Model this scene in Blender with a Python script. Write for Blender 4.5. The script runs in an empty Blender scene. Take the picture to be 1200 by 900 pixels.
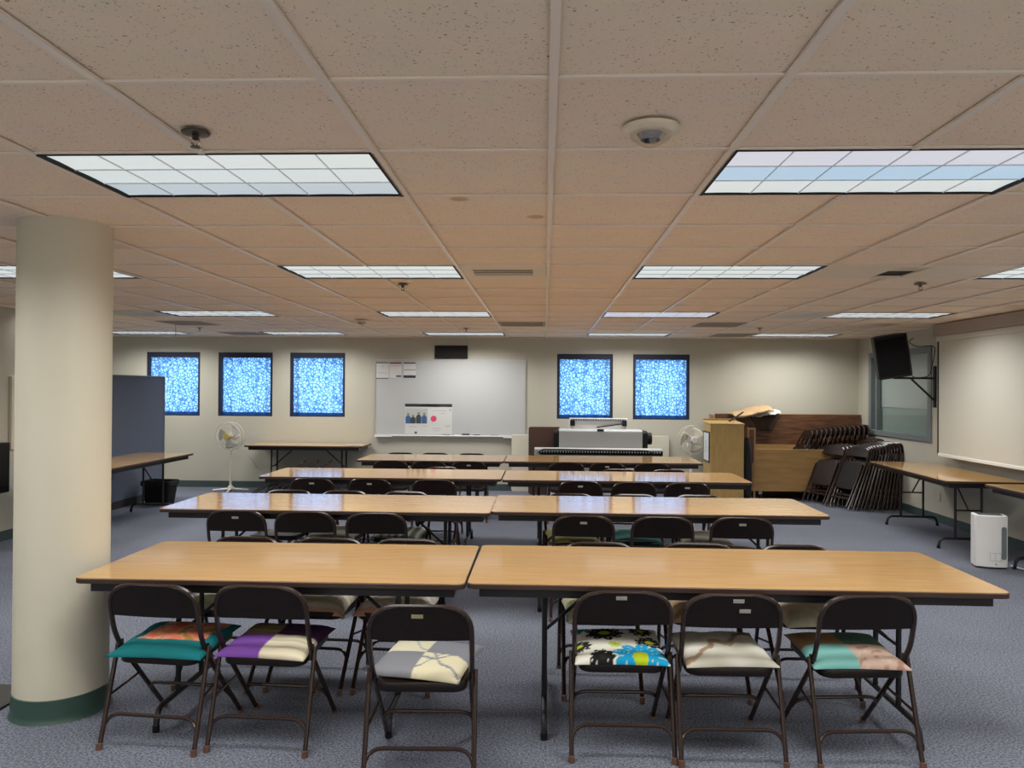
import bpy, math, random
from mathutils import Vector, Matrix, noise
R = math.radians
random.seed(7)
scene = bpy.context.scene
C = scene.collection

# ------------------------------------------------------------------ camera
CAM_H = 1.636
yaw, pitch, roll = 0.04229, 0.00623, 0.00682
fwd0 = Vector((-math.sin(yaw), math.cos(yaw), 0)); right0 = Vector((math.cos(yaw), math.sin(yaw), 0)); up0 = Vector((0, 0, 1))
fwd = fwd0 * math.cos(pitch) + up0 * math.sin(pitch)
upc = up0 * math.cos(pitch) - fwd0 * math.sin(pitch)
rt = right0 * math.cos(roll) + upc * math.sin(roll)
up = upc * math.cos(roll) - right0 * math.sin(roll)
cd = bpy.data.cameras.new('camera'); cam = bpy.data.objects.new('camera', cd); C.objects.link(cam)
cd.sensor_width = 36.0; cd.lens = 897.3 / 1200 * 36.0; cd.clip_start = 0.02
cam.matrix_world = Matrix(((rt.x, up.x, -fwd.x, 0), (rt.y, up.y, -fwd.y, 0), (rt.z, up.z, -fwd.z, CAM_H), (0, 0, 0, 1)))
scene.camera = cam

# ------------------------------------------------------------------ world, light levels, exposure
w = bpy.data.worlds.new('world'); scene.world = w; w.use_nodes = True
w.node_tree.nodes['Background'].inputs[0].default_value = (0.54, 0.735, 1.0, 1)
w.node_tree.nodes['Background'].inputs[1].default_value = 4.3
LAMP_WATT = 28.5           # light thrown down by each louvred ceiling light
LAMP_SPREAD = 152          # cut-off of the louvres, degrees
LENS_GLOW = 0.70           # brightness of the louvre cells seen from the side
LAMP_COLOR = (1.0, 0.98, 0.93)
vs = scene.view_settings
vs.view_transform = 'Standard'; vs.look = 'None'; vs.gamma = 1.0; vs.use_curve_mapping = False; vs.exposure = 0.0

# ------------------------------------------------------------------ materials
MATS = {}
def nodes_of(m):
    m.use_nodes = True
    nt = m.node_tree
    return nt, nt.nodes['Principled BSDF']
def mat(name, col, rough=0.6, metal=0.0, spec=0.5, emit=None, estr=0.0):
    m = bpy.data.materials.new(name); nt, b = nodes_of(m)
    b.inputs['Base Color'].default_value = (*col, 1); b.inputs['Roughness'].default_value = rough
    b.inputs['Metallic'].default_value = metal; b.inputs['Specular IOR Level'].default_value = spec
    if emit:
        b.inputs['Emission Color'].default_value = (*emit, 1); b.inputs['Emission Strength'].default_value = estr
    MATS[name] = m
    return m
def add(nt, kind, **kw):
    n = nt.nodes.new(kind)
    for k, v in kw.items(): setattr(n, k, v)
    return n
def mat_noise(name, c1, c2, scale=(1, 1, 1), nscale=20, detail=4, rough=0.6, lo=0.35, hi=0.65, bump=0.0, bdist=0.002, spec=0.5, metal=0.0, coords='Object', distort=0.0):
    m = mat(name, c1, rough, metal, spec); nt, b = nodes_of(m); L = nt.links
    tc = add(nt, 'ShaderNodeTexCoord'); mp = add(nt, 'ShaderNodeMapping'); mp.inputs['Scale'].default_value = scale
    L.new(tc.outputs[coords], mp.inputs['Vector'])
    n = add(nt, 'ShaderNodeTexNoise'); n.inputs['Scale'].default_value = nscale; n.inputs['Detail'].default_value = detail; n.inputs['Distortion'].default_value = distort
    L.new(mp.outputs[0], n.inputs['Vector'])
    cr = add(nt, 'ShaderNodeValToRGB'); cr.color_ramp.elements[0].position = lo; cr.color_ramp.elements[1].position = hi
    cr.color_ramp.elements[0].color = (*c1, 1); cr.color_ramp.elements[1].color = (*c2, 1)
    L.new(n.outputs['Fac'], cr.inputs[0]); L.new(cr.outputs[0], b.inputs['Base Color'])
    if bump:
        bp = add(nt, 'ShaderNodeBump'); bp.inputs['Strength'].default_value = bump; bp.inputs['Distance'].default_value = bdist
        L.new(n.outputs['Fac'], bp.inputs['Height']); L.new(bp.outputs[0], b.inputs['Normal'])
    return m

WALLC = (0.505, 0.49, 0.415)
mat_noise('wall_paint', WALLC, tuple(c * 0.97 for c in WALLC), nscale=60, rough=0.75, bump=0.12, bdist=0.001)
mat_noise('column_paint', (0.64, 0.61, 0.50), (0.62, 0.59, 0.48), nscale=3, rough=0.6, bump=0.05)
mat('rear_bounce_white', (0.86, 0.82, 0.74), 0.7)
mat('base_green', (0.055, 0.085, 0.085), 0.45)
mat('column_base', (0.035, 0.075, 0.062), 0.45)
# carpet
m = mat_noise('carpet', (0.075, 0.085, 0.115), (0.27, 0.29, 0.36), nscale=95, detail=3, rough=0.95, lo=0.34, hi=0.68, bump=0.5, bdist=0.004, spec=0.1)
nt, b = nodes_of(m); L = nt.links
n2 = add(nt, 'ShaderNodeTexNoise'); n2.inputs['Scale'].default_value = 1.3; n2.inputs['Detail'].default_value = 3
tc = add(nt, 'ShaderNodeTexCoord'); L.new(tc.outputs['Object'], n2.inputs['Vector'])
mx = add(nt, 'ShaderNodeMixRGB', blend_type='MULTIPLY'); mx.inputs[0].default_value = 0.35
src = b.inputs['Base Color'].links[0].from_socket
L.new(src, mx.inputs[1]); L.new(n2.outputs['Fac'], mx.inputs[2]); L.new(mx.outputs[0], b.inputs['Base Color'])
# ceiling tile: pin holes and fissures
TILEC = (0.95, 0.80, 0.645)
def tile_mat(name, stain=None):
    m = mat(name, TILEC, 0.9, spec=0.15); nt, b = nodes_of(m); L = nt.links
    tc = add(nt, 'ShaderNodeTexCoord'); oi = add(nt, 'ShaderNodeObjectInfo')
    va = add(nt, 'ShaderNodeVectorMath', operation='ADD'); L.new(tc.outputs['Object'], va.inputs[0])
    sc = add(nt, 'ShaderNodeVectorMath', operation='SCALE'); L.new(oi.outputs['Location'], sc.inputs[0]); sc.inputs['Scale'].default_value = 1.7
    L.new(sc.outputs[0], va.inputs[1])
    n = add(nt, 'ShaderNodeTexNoise'); n.inputs['Scale'].default_value = 130; n.inputs['Detail'].default_value = 2.0; n.inputs['Distortion'].default_value = 0.6
    L.new(va.outputs[0], n.inputs['Vector'])
    cr = add(nt, 'ShaderNodeValToRGB'); e = cr.color_ramp.elements
    e[0].position = 0.285; e[0].color = (0.34, 0.22, 0.15, 1); e[1].position = 0.355; e[1].color = (*TILEC, 1)
    L.new(n.outputs['Fac'], cr.inputs[0])
    big = add(nt, 'ShaderNodeTexNoise'); big.inputs['Scale'].default_value = 6
    L.new(va.outputs[0], big.inputs['Vector'])
    mx = add(nt, 'ShaderNodeMixRGB', blend_type='MULTIPLY'); mx.inputs[0].default_value = 0.10
    L.new(cr.outputs[0], mx.inputs[1]); L.new(big.outputs['Color'], mx.inputs[2])
    out = mx.outputs[0]
    for s in (stain or []):
        d = add(nt, 'ShaderNodeVectorMath', operation='DISTANCE'); L.new(tc.outputs['Object'], d.inputs[0]); d.inputs[1].default_value = (s[0], s[1], 0)
        r = add(nt, 'ShaderNodeMapRange'); L.new(d.outputs['Value'], r.inputs[0]); r.inputs[1].default_value = s[2] * 0.6; r.inputs[2].default_value = s[2]; r.inputs[3].default_value = 0.75; r.inputs[4].default_value = 0
        m2 = add(nt, 'ShaderNodeMixRGB'); L.new(r.outputs[0], m2.inputs[0]); L.new(out, m2.inputs[1]); m2.inputs[2].default_value = (0.55, 0.36, 0.2, 1); out = m2.outputs[0]
    L.new(out, b.inputs['Base Color'])
    bp = add(nt, 'ShaderNodeBump'); bp.inputs['Strength'].default_value = 0.35; bp.inputs['Distance'].default_value = 0.002
    L.new(cr.outputs[0], bp.inputs['Height']); L.new(bp.outputs[0], b.inputs['Normal'])
    return m
tile_mat('ceiling_tile'); tile_mat('ceiling_tile_stained', [(-0.09, -0.22, 0.05), (0.24, 0.13, 0.05)])
mat('grid_metal', (0.86, 0.77, 0.68), 0.3)
mat('plenum', (0.05, 0.045, 0.04), 0.9)
mat('black_trim', (0.009, 0.008, 0.008), 0.6, spec=0.2)
mat('blade', (0.62, 0.65, 0.66), 0.35)
for i, c in enumerate([(0.90, 0.97, 0.96), (0.86, 0.94, 0.95), (0.66, 0.76, 0.83), (0.58, 0.80, 1.0), (0.84, 0.86, 0.96)]):
    mat('louvre_cell_%d' % i, (0.1, 0.1, 0.1), 0.4, emit=c, estr=LENS_GLOW)
# laminated table top with fine grain
def laminate(name, a, bcol, ang=0):
    m = mat(name, a, 0.2, spec=0.5); nt, b = nodes_of(m); L = nt.links
    tc = add(nt, 'ShaderNodeTexCoord'); oi = add(nt, 'ShaderNodeObjectInfo')
    va = add(nt, 'ShaderNodeVectorMath', operation='ADD'); L.new(tc.outputs['Object'], va.inputs[0])
    sc = add(nt, 'ShaderNodeVectorMath', operation='SCALE'); L.new(oi.outputs['Location'], sc.inputs[0]); sc.inputs['Scale'].default_value = 3.1
    L.new(sc.outputs[0], va.inputs[1])
    mp = add(nt, 'ShaderNodeMapping'); mp.inputs['Scale'].default_value = (1.1, 22, 1); L.new(va.outputs[0], mp.inputs['Vector'])
    n = add(nt, 'ShaderNodeTexNoise'); n.inputs['Scale'].default_value = 3.0; n.inputs['Detail'].default_value = 6; n.inputs['Distortion'].default_value = 0.4
    L.new(mp.outputs[0], n.inputs['Vector'])
    cr = add(nt, 'ShaderNodeValToRGB'); e = cr.color_ramp.elements; e[0].position = 0.32; e[0].color = (*a, 1); e[1].position = 0.6; e[1].color = (*bcol, 1)
    L.new(n.outputs['Fac'], cr.inputs[0]); L.new(cr.outputs[0], b.inputs['Base Color'])
    b.inputs['Roughness'].default_value = 0.085
    return m
laminate('table_laminate', (0.40, 0.24, 0.097), (0.485, 0.30, 0.13))
mat('edge_brown', (0.045, 0.022, 0.016), 0.45)
mat('table_steel', (0.012, 0.010, 0.012), 0.38)
mat_noise('chair_brown', (0.009, 0.0055, 0.005), (0.013, 0.007, 0.006), nscale=30, rough=0.36, spec=0.3)
mat('chair_tube', (0.026, 0.014, 0.011), 0.22)
mat('foot_cap', (0.12, 0.06, 0.04), 0.6)
mat('plate_silver', (0.42, 0.40, 0.36), 0.4)
mat('plate_gold', (0.40, 0.36, 0.2), 0.4)
mat('white_board', (0.50, 0.515, 0.525), 0.22)
mat('aluminium', (0.55, 0.56, 0.56), 0.35, 0.6)
mat('white_plastic', (0.80, 0.80, 0.80), 0.4)
mat('cream_plastic', (0.66, 0.62, 0.52), 0.45)
mat('yellow_plastic', (0.55, 0.45, 0.12), 0.4)
mat('grey_plastic', (0.40, 0.41, 0.41), 0.45)
mat('dark_plastic', (0.007, 0.007, 0.008), 0.55, spec=0.25)
mat('mesh_black', (0.005, 0.005, 0.006), 0.8, spec=0.1)
mat('navy', (0.01, 0.016, 0.05), 0.6)
mat('frame_grey', (0.17, 0.20, 0.21), 0.45)
mat('screen_white', (0.64, 0.63, 0.56), 0.35)
mat('beam_brown', (0.40, 0.34, 0.29), 0.7)
mat('pale_grey_green', (0.46, 0.51, 0.49), 0.7)
mat('mid_grey_green', (0.30, 0.37, 0.35), 0.7)
mat('paper', (0.64, 0.645, 0.64), 0.7)
mat('paper_grey', (0.45, 0.46, 0.47), 0.7)
mat('ink', (0.03, 0.03, 0.035), 0.7)
mat('ink_red', (0.30, 0.04, 0.04), 0.7)
mat('pink', (0.70, 0.06, 0.16), 0.7)
mat('print_blue', (0.05, 0.12, 0.28), 0.7)
mat('print_dark', (0.04, 0.06, 0.07), 0.7)
mat('skin_print', (0.25, 0.17, 0.13), 0.7)
mat_noise('partition_blue', (0.105, 0.125, 0.175), (0.125, 0.145, 0.2), nscale=150, rough=0.9, bump=0.2, bdist=0.001)
mat_noise('ply', (0.33, 0.19, 0.065), (0.42, 0.25, 0.095), scale=(1, 1, 6), nscale=3, rough=0.5)
mat_noise('lectern_wood', (0.40, 0.26, 0.085), (0.47, 0.31, 0.11), scale=(6, 6, 1), nscale=4, rough=0.4)
mat_noise('dark_wood', (0.075, 0.030, 0.014), (0.16, 0.075, 0.035), scale=(1.2, 1, 9), nscale=3, rough=0.45)
mat('wood_light', (0.36, 0.21, 0.11), 0.5)
mat('brown_board', (0.075, 0.035, 0.025), 0.5)
mat('cardboard', (0.48, 0.32, 0.17), 0.8)
mat('dark_box', (0.07, 0.04, 0.03), 0.8)
mat('black_cloth', (0.012, 0.012, 0.014), 0.9)
mat('red', (0.55, 0.05, 0.06), 0.6)
mat('outlet_ivory', (0.55, 0.49, 0.33), 0.4)
mat('dark_mat', (0.03, 0.028, 0.026), 0.8)
mat('sprinkler_metal', (0.10, 0.085, 0.07), 0.3, 0.8)
mat('strobe_white', (0.80, 0.72, 0.58), 0.5)
mat('steel', (0.5, 0.48, 0.45), 0.25, 0.9)
# clear plastic / window glass
def glass_mat(name, tint, fac):
    m = bpy.data.materials.new(name); m.use_nodes = True; nt = m.node_tree; L = nt.links
    nt.nodes.remove(nt.nodes['Principled BSDF']); o = nt.nodes['Material Output']
    t = add(nt, 'ShaderNodeBsdfTransparent'); t.inputs[0].default_value = (*tint, 1)
    g = add(nt, 'ShaderNodeBsdfGlossy'); g.inputs['Roughness'].default_value = 0.03
    mx = add(nt, 'ShaderNodeMixShader'); mx.inputs[0].default_value = fac
    L.new(t.outputs[0], mx.inputs[1]); L.new(g.outputs[0], mx.inputs[2]); L.new(mx.outputs[0], o.inputs[0]); MATS[name] = m
glass_mat('window_glass', (0.95, 0.97, 0.97), 0.08); glass_mat('clear_plastic', (0.93, 0.90, 0.86), 0.1)
# curtain cloth: translucent, pale pebbles parted by blue lines
def curtain_mat():
    m = bpy.data.materials.new('curtain_cloth'); m.use_nodes = True; nt = m.node_tree; L = nt.links
    nt.nodes.remove(nt.nodes['Principled BSDF']); o = nt.nodes['Material Output']
    tc = add(nt, 'ShaderNodeTexCoord'); oi = add(nt, 'ShaderNodeObjectInfo')
    va = add(nt, 'ShaderNodeVectorMath', operation='ADD'); L.new(tc.outputs['UV'], va.inputs[0]); L.new(oi.outputs['Location'], va.inputs[1])
    v = add(nt, 'ShaderNodeTexVoronoi', feature='DISTANCE_TO_EDGE'); v.inputs['Scale'].default_value = 21; v.inputs['Randomness'].default_value = 1.0
    L.new(va.outputs[0], v.inputs['Vector'])
    cr = add(nt, 'ShaderNodeValToRGB'); e = cr.color_ramp.elements
    e[0].position = 0.01; e[0].color = (0.04, 0.17, 0.45, 1); e[1].position = 0.22; e[1].color = (0.58, 0.84, 0.92, 1)
    L.new(v.outputs['Distance'], cr.inputs[0])
    st = add(nt, 'ShaderNodeTexNoise'); mp = add(nt, 'ShaderNodeMapping'); mp.inputs['Scale'].default_value = (26, 0.9, 1); L.new(va.outputs[0], mp.inputs['Vector']); L.new(mp.outputs[0], st.inputs['Vector'])
    sr = add(nt, 'ShaderNodeValToRGB'); sr.color_ramp.elements[0].position = 0.33; sr.color_ramp.elements[0].color = (0.35, 0.5, 0.75, 1); sr.color_ramp.elements[1].position = 0.5; sr.color_ramp.elements[1].color = (1, 1, 1, 1)  # vertical streaks: shade of the folds put into the cloth colour
    L.new(st.outputs['Fac'], sr.inputs[0]); mu = add(nt, 'ShaderNodeMixRGB', blend_type='MULTIPLY'); mu.inputs[0].default_value = 1.0
    L.new(cr.outputs[0], mu.inputs[1]); L.new(sr.outputs[0], mu.inputs[2])
    # navy hem and side borders
    sx = add(nt, 'ShaderNodeSeparateXYZ'); L.new(tc.outputs['UV'], sx.inputs[0])
    lt = add(nt, 'ShaderNodeMath', operation='LESS_THAN'); L.new(sx.outputs['Y'], lt.inputs[0]); lt.inputs[1].default_value = 0.045
    mx0 = add(nt, 'ShaderNodeMixRGB'); L.new(lt.outputs[0], mx0.inputs[0]); L.new(mu.outputs[0], mx0.inputs[1]); mx0.inputs[2].default_value = (0.02, 0.06, 0.17, 1)
    t = add(nt, 'ShaderNodeBsdfTranslucent'); d = add(nt, 'ShaderNodeBsdfDiffuse')
    L.new(mx0.outputs[0], t.inputs[0]); L.new(mx0.outputs[0], d.inputs[0])
    ms = add(nt, 'ShaderNodeMixShader'); ms.inputs[0].default_value = 0.3
    L.new(t.outputs[0], ms.inputs[1]); L.new(d.outputs[0], ms.inputs[2]); L.new(ms.outputs[0], o.inputs[0]); MATS['curtain_cloth'] = m
curtain_mat()
# cloth whose print is woven in as colour of the mesh itself
def cloth_attr():
    m = mat('printed_cloth', (0.5, 0.5, 0.5), 0.9, spec=0.15); nt, b = nodes_of(m)
    a = add(nt, 'ShaderNodeVertexColor'); a.layer_name = 'print'
    nt.links.new(a.outputs['Color'], b.inputs['Base Color'])
    n = add(nt, 'ShaderNodeTexNoise'); n.inputs['Scale'].default_value = 35; bp = add(nt, 'ShaderNodeBump'); bp.inputs['Strength'].default_value = 0.2; bp.inputs['Distance'].default_value = 0.004
    tc = add(nt, 'ShaderNodeTexCoord'); nt.links.new(tc.outputs['Object'], n.inputs['Vector'])
    nt.links.new(n.outputs['Fac'], bp.inputs['Height']); nt.links.new(bp.outputs[0], b.inputs['Normal'])
cloth_attr()

# ------------------------------------------------------------------ mesh helpers
class MB:
    def __init__(s): s.v = []; s.f = []
    def box(s, x0, x1, y0, y1, z0, z1):
        k = len(s.v)
        s.v += [(x0, y0, z0), (x1, y0, z0), (x1, y1, z0), (x0, y1, z0), (x0, y0, z1), (x1, y0, z1), (x1, y1, z1), (x0, y1, z1)]
        s.f += [(k, k+3, k+2, k+1), (k+4, k+5, k+6, k+7), (k, k+1, k+5, k+4), (k+1, k+2, k+6, k+5), (k+2, k+3, k+7, k+6), (k+3, k, k+4, k+7)]
        return s
    def prism(s, outline, z0, z1, axis='z'):
        k = len(s.v); n = len(outline)
        def P(a, b, c): return {'z': (a, b, c), 'y': (a, c, b), 'x': (c, a, b)}[axis]
        s.v += [P(a, b, z0) for a, b in outline] + [P(a, b, z1) for a, b in outline]
        s.f += [tuple(range(k + n - 1, k - 1, -1)), tuple(range(k + n, k + 2 * n))]
        for i in range(n):
            j = (i + 1) % n; s.f.append((k + i, k + j, k + n + j, k + n + i))
        return s
    def tube(s, pts, r, n=8, caps=True):
        pts = [Vector(p) for p in pts]; k0 = len(s.v); N = len(pts)
        rs = r if isinstance(r, (list, tuple)) else [r] * N
        prev = None
        for i, p in enumerate(pts):
            t = (pts[min(i + 1, N - 1)] - pts[max(i - 1, 0)]).normalized()
            if prev is None:
                a = Vector((0, 0, 1)) if abs(t.z) < 0.9 else Vector((1, 0, 0))
                u = t.cross(a).normalized()
            else:
                u = (prev - t * prev.dot(t)).normalized()
            prev = u; q = t.cross(u)
            for j in range(n):
                an = 2 * math.pi * j / n
                s.v.append(tuple(p + (u * math.cos(an) + q * math.sin(an)) * rs[i]))
        for i in range(N - 1):
            for j in range(n):
                a = k0 + i * n + j; b2 = k0 + i * n + (j + 1) % n
                s.f.append((a, b2, b2 + n, a + n))
        if caps:
            s.f.append(tuple(range(k0 + n - 1, k0 - 1, -1))); s.f.append(tuple(range(k0 + (N - 1) * n, k0 + N * n)))
        return s
    def lathe(s, prof, cx=0, cy=0, n=32, caps=True):
        k0 = len(s.v); N = len(prof)
        for r, z in prof:
            for j in range(n):
                an = 2 * math.pi * j / n; s.v.append((cx + r * math.cos(an), cy + r * math.sin(an), z))
        for i in range(N - 1):
            for j in range(n):
                a = k0 + i * n + j; b2 = k0 + i * n + (j + 1) % n
                s.f.append((a, b2, b2 + n, a + n))
        if caps:
            s.f.append(tuple(range(k0 + n - 1, k0 - 1, -1))); s.f.append(tuple(range(k0 + (N - 1) * n, k0 + N * n)))
        return s
    def grid(s, fn, nu, nv):
        k0 = len(s.v)
        for j in range(nv + 1):
            for i in range(nu + 1): s.v.append(tuple(fn(i / nu, j / nv)))
        for j in range(nv):
            for i in range(nu):
                a = k0 + j * (nu + 1) + i; s.f.append((a, a + 1, a + nu + 2, a + nu + 1))
        return s
    def xf(s, M):
        s.v = [tuple(M @ Vector(p)) for p in s.v]; return s
    def build(s, name, m, parent=None, loc=(0, 0, 0), bevel=0.0, smooth=True, angle=35):
        me = bpy.data.meshes.new(name); me.from_pydata(s.v, [], s.f); me.update()
        me.materials.append(MATS[m] if isinstance(m, str) else m)
        if smooth:
            me.polygons.foreach_set('use_smooth', [True] * len(me.polygons)); me.set_sharp_from_angle(angle=R(angle))
        o = bpy.data.objects.new(name, me); C.objects.link(o); o.location = loc
        if parent is not None: o.parent = parent
        if bevel:
            b = o.modifiers.new('bevel', 'BEVEL'); b.width = bevel; b.segments = 2; b.limit_method = 'ANGLE'; b.angle_limit = R(40)
        return o
def fillet(pts, rad, n=5):
    pts = [Vector(p) for p in pts]; out = [pts[0]]
    rads = rad if isinstance(rad, (list, tuple)) else [rad] * (len(pts) - 2)
    for i in range(1, len(pts) - 1):
        p, a, b2 = pts[i], pts[i-1], pts[i+1]
        da, db = (a - p), (b2 - p); r = min(rads[i-1], da.length * (0.97 if i == 1 else 0.49), db.length * (0.97 if i == len(pts) - 2 else 0.49))
        A = p + da.normalized() * r; B = p + db.normalized() * r
        for k in range(n + 1):
            t = k / n; out.append(A * (1-t)**2 + p * 2 * t * (1-t) + B * t * t)
    out.append(pts[-1]); return out
def rrect(x0, x1, y0, y1, r, n=5):
    o = []
    for cx, cy, a0 in ((x1-r, y0+r, -90), (x1-r, y1-r, 0), (x0+r, y1-r, 90), (x0+r, y0+r, 180)):
        for k in range(n + 1):
            a = R(a0 + 90 * k / n); o.append((cx + r * math.cos(a), cy + r * math.sin(a)))
    return o
def circ(cx, cy, r, n=24): return [(cx + r * math.cos(2*math.pi*k/n), cy + r * math.sin(2*math.pi*k/n)) for k in range(n)]
def tag(o, label=None, cat=None, group=None, kind=None):
    if label: o['label'] = label
    if cat: o['category'] = cat
    if group: o['group'] = group
    if kind: o['kind'] = kind
    return o
def thing(name, label, cat, loc=(0, 0, 0), rz=0.0, group=None):
    o = bpy.data.objects.new(name, None); o.empty_display_size = 0.1; C.objects.link(o)
    o.location = loc; o.rotation_euler = (0, 0, rz); return tag(o, label, cat, group)
KIDS = {}
def copy_tree(o, parent=None):
    c = o.copy(); C.objects.link(c); c.parent = parent
    for ch in list(o.children): copy_tree(ch, c)
    return c
def box(x0, x1, y0, y1, z0, z1): return MB().box(x0, x1, y0, y1, z0, z1)

# ------------------------------------------------------------------ room shell
ZC = 2.450; YB = 12.283; XR = 4.94; XL = -5.68; XLL = -7.60; YS = 8.05; YR = -0.75
def struct(o, label=None): o['kind'] = 'structure'; return tag(o, label)
struct(box(XLL - 0.2, XR + 0.2, YR - 0.2, YB + 0.3, -0.1, 0).build('floor', 'carpet', smooth=False), 'blue grey speckled carpet floor')

WINS = [(-6.515, -5.622), (-5.320, -4.420), (-4.134, -3.228), (0.202, 1.093), (1.412, 2.308)]
WZ0, WZ1 = 1.160, 2.200
mb = MB(); xs = [XLL - 0.2]
for a, c in WINS: xs += [a, c]
xs.append(XR + 0.2)
for k in range(0, len(xs), 2): mb.box(xs[k], xs[k+1], YB, YB + 0.22, 0, ZC + 0.1)
for a, c in WINS: mb.box(a, c, YB, YB + 0.22, 0, WZ0); mb.box(a, c, YB, YB + 0.22, WZ1, ZC + 0.1)
struct(mb.build('wall_back', 'wall_paint', smooth=False), 'cream painted back wall with five square windows')
# right wall with window opening
RW = (9.98, 11.86, 0.985, 2.215)
mb = MB().box(XR, XR + 0.2, YR, RW[0], 0, ZC + 0.1).box(XR, XR + 0.2, RW[1], YB, 0, ZC + 0.1).box(XR, XR + 0.2, RW[0], RW[1], 0, RW[2]).box(XR, XR + 0.2, RW[0], RW[1], RW[3], ZC + 0.1)
struct(mb.build('wall_right', 'wall_paint', smooth=False), 'cream painted right wall with grey framed window')
struct(MB().box(XL - 0.15, XL, YR, YS, 0, ZC + 0.1).box(XLL, XL - 0.15, YS - 0.15, YS, 0, ZC + 0.1).build('wall_left', 'wall_paint', smooth=False), 'cream painted left wall behind the column')
struct(box(XLL - 0.2, XLL, YS - 0.15, YB, 0, ZC + 0.1).build('wall_far_left', 'wall_paint', smooth=False))
struct(box(XL - 0.15, XR + 0.2, YR - 0.2, YR, 0, ZC + 0.1).build('wall_rear', 'rear_bounce_white', smooth=False))  # unseen wall, set close and white to bounce light onto the near ceiling
BH = 0.105
struct(box(XLL, XR, YB - 0.008, YB, 0, BH).build('baseboard_back', 'base_green', smooth=False))
struct(box(XR - 0.008, XR, YR, YB - 0.008, 0, BH).build('baseboard_right', 'base_green', smooth=False))
struct(box(XL, XL + 0.008, YR, YS, 0, BH).build('baseboard_left', 'base_green', smooth=False))

# windows, curtains
WORD = ['leftmost', 'second from the left', 'middle, just left of the whiteboard', 'just right of the whiteboard', 'rightmost']
for k, (a, c) in enumerate(WINS):
    f = MB()
    t = 0.042
    y0, y1 = YB + 0.02, YB + 0.2
    f.box(a, a + t, y0, y1, WZ0, WZ1).box(c - t, c, y0, y1, WZ0, WZ1).box(a + t, c - t, y0, y1, WZ0, WZ0 + 0.02).box(a + t, c - t, y0, y1, WZ1 - 0.085, WZ1)
    wo = f.build('window_%d' % (k + 1), 'navy', smooth=False); struct(wo, 'square window with navy frame, %s on the back wall' % WORD[k])
    box(a + t, c - t, YB + 0.15, YB + 0.156, WZ0 + 0.02, WZ1 - 0.085).build('pane', 'window_glass', wo, smooth=False)
    # curtain: wavy cloth in the recess
    W = c - a - 2 * t; H = WZ1 - 0.085 - (WZ0 + 0.02); ph = random.random() * 6
    def cf(u, v, W=W, H=H, ph=ph):
        y = 0.017 * math.sin(u * 31 + ph + 0.7 * math.sin(v * 2)) + 0.010 * math.sin(u * 57 + ph * 2)
        return (u * W - W / 2, y, v * H)
    mb = MB().grid(cf, 90, 10)
    o = mb.build('curtain', 'curtain_cloth', loc=((a + c) / 2, YB + 0.075, WZ0 + 0.02), angle=180)
    uv = o.data.uv_layers.new(name='UVMap')
    for lp in o.data.loops:
        vco = o.data.vertices[lp.vertex_index].co; uv.data[lp.index].uv = (vco.x * 1.08, vco.z)
    tag(o, 'blue and white pebble print curtain in the window %s' % ['furthest left, partly behind the partition', 'above the pedestal fan', 'above the back wall table', 'just right of the whiteboard', 'furthest right on the back wall'][k], 'curtain', 'window curtains on the back wall')

# right wall window (grey aluminium, panels added behind the glass for its pale reflection)
y0, y1, z0, z1 = RW
f = MB(); t = 0.09
f.box(XR - 0.02, XR + 0.10, y0, y0 + t, z0, z1).box(XR - 0.02, XR + 0.10, y1 - t, y1, z0, z1).box(XR - 0.02, XR + 0.10, y0 + t, y1 - t, z0, z0 + 0.075).box(XR - 0.02, XR + 0.10, y0 + t, y1 - t, z1 - 0.075, z1)
f.box(XR - 0.005, XR + 0.06, y1 - t - 0.16, y1 - t - 0.12, z0 + 0.075, z1 - 0.075)
w6 = f.build('window_6', 'frame_grey', smooth=False, bevel=0.004); struct(w6, 'grey framed interior window on the right wall')
box(XR + 0.04, XR + 0.046, y0 + t, y1 - t, z0 + 0.075, z1 - 0.075).build('pane', 'window_glass', w6, smooth=False)
box(XR + 0.075, XR + 0.085, y0 + t, y1 - t, z0 + 0.42, z1 - 0.075).build('reflection_panel', 'pale_grey_green', w6, smooth=False)  # added pale panel stands in for the light wall mirrored in the pane
box(XR + 0.086, XR + 0.096, y0 + t, y1 - t, z0 + 0.075, z0 + 0.44).build('lower_panel', 'mid_grey_green', w6, smooth=False)

# ceiling grid
T = 0.6096; GX = 0.0193; GY = 2.0089
def gx(j): return GX + T * j
def gy(i): return GY + T * i
ceil = box(XLL - 0.2, XR + 0.2, YR - 0.2, YB + 0.2, ZC + 0.14, ZC + 0.2).build('ceiling', 'plenum', smooth=False)
struct(ceil, 'suspended ceiling of square speckled tiles')
LIGHTS = [(j, i) for i in (1, 5, 10, 15, -4) for j in (-11, -7, -3, 1, 5) if not (j == -11 and i < 10)]
VENTS = {(-1, 5): 'slot', (-8, 12): 'dark', (-8, 15): 'dark', (-1, 12): 'dark', (3, 12): 'dark', (4, 15): 'dark', (-8, 10): 'pale', (4, 10): 'pale', (3, 5): 'return', (4, 5): 'return2'}
busy = set(VENTS)
for j, i in LIGHTS: busy |= {(j, i), (j + 1, i)}
def room_span(i):
    return (XLL if gy(i) > YS - 0.3 else XL), XR
cells = []
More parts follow.
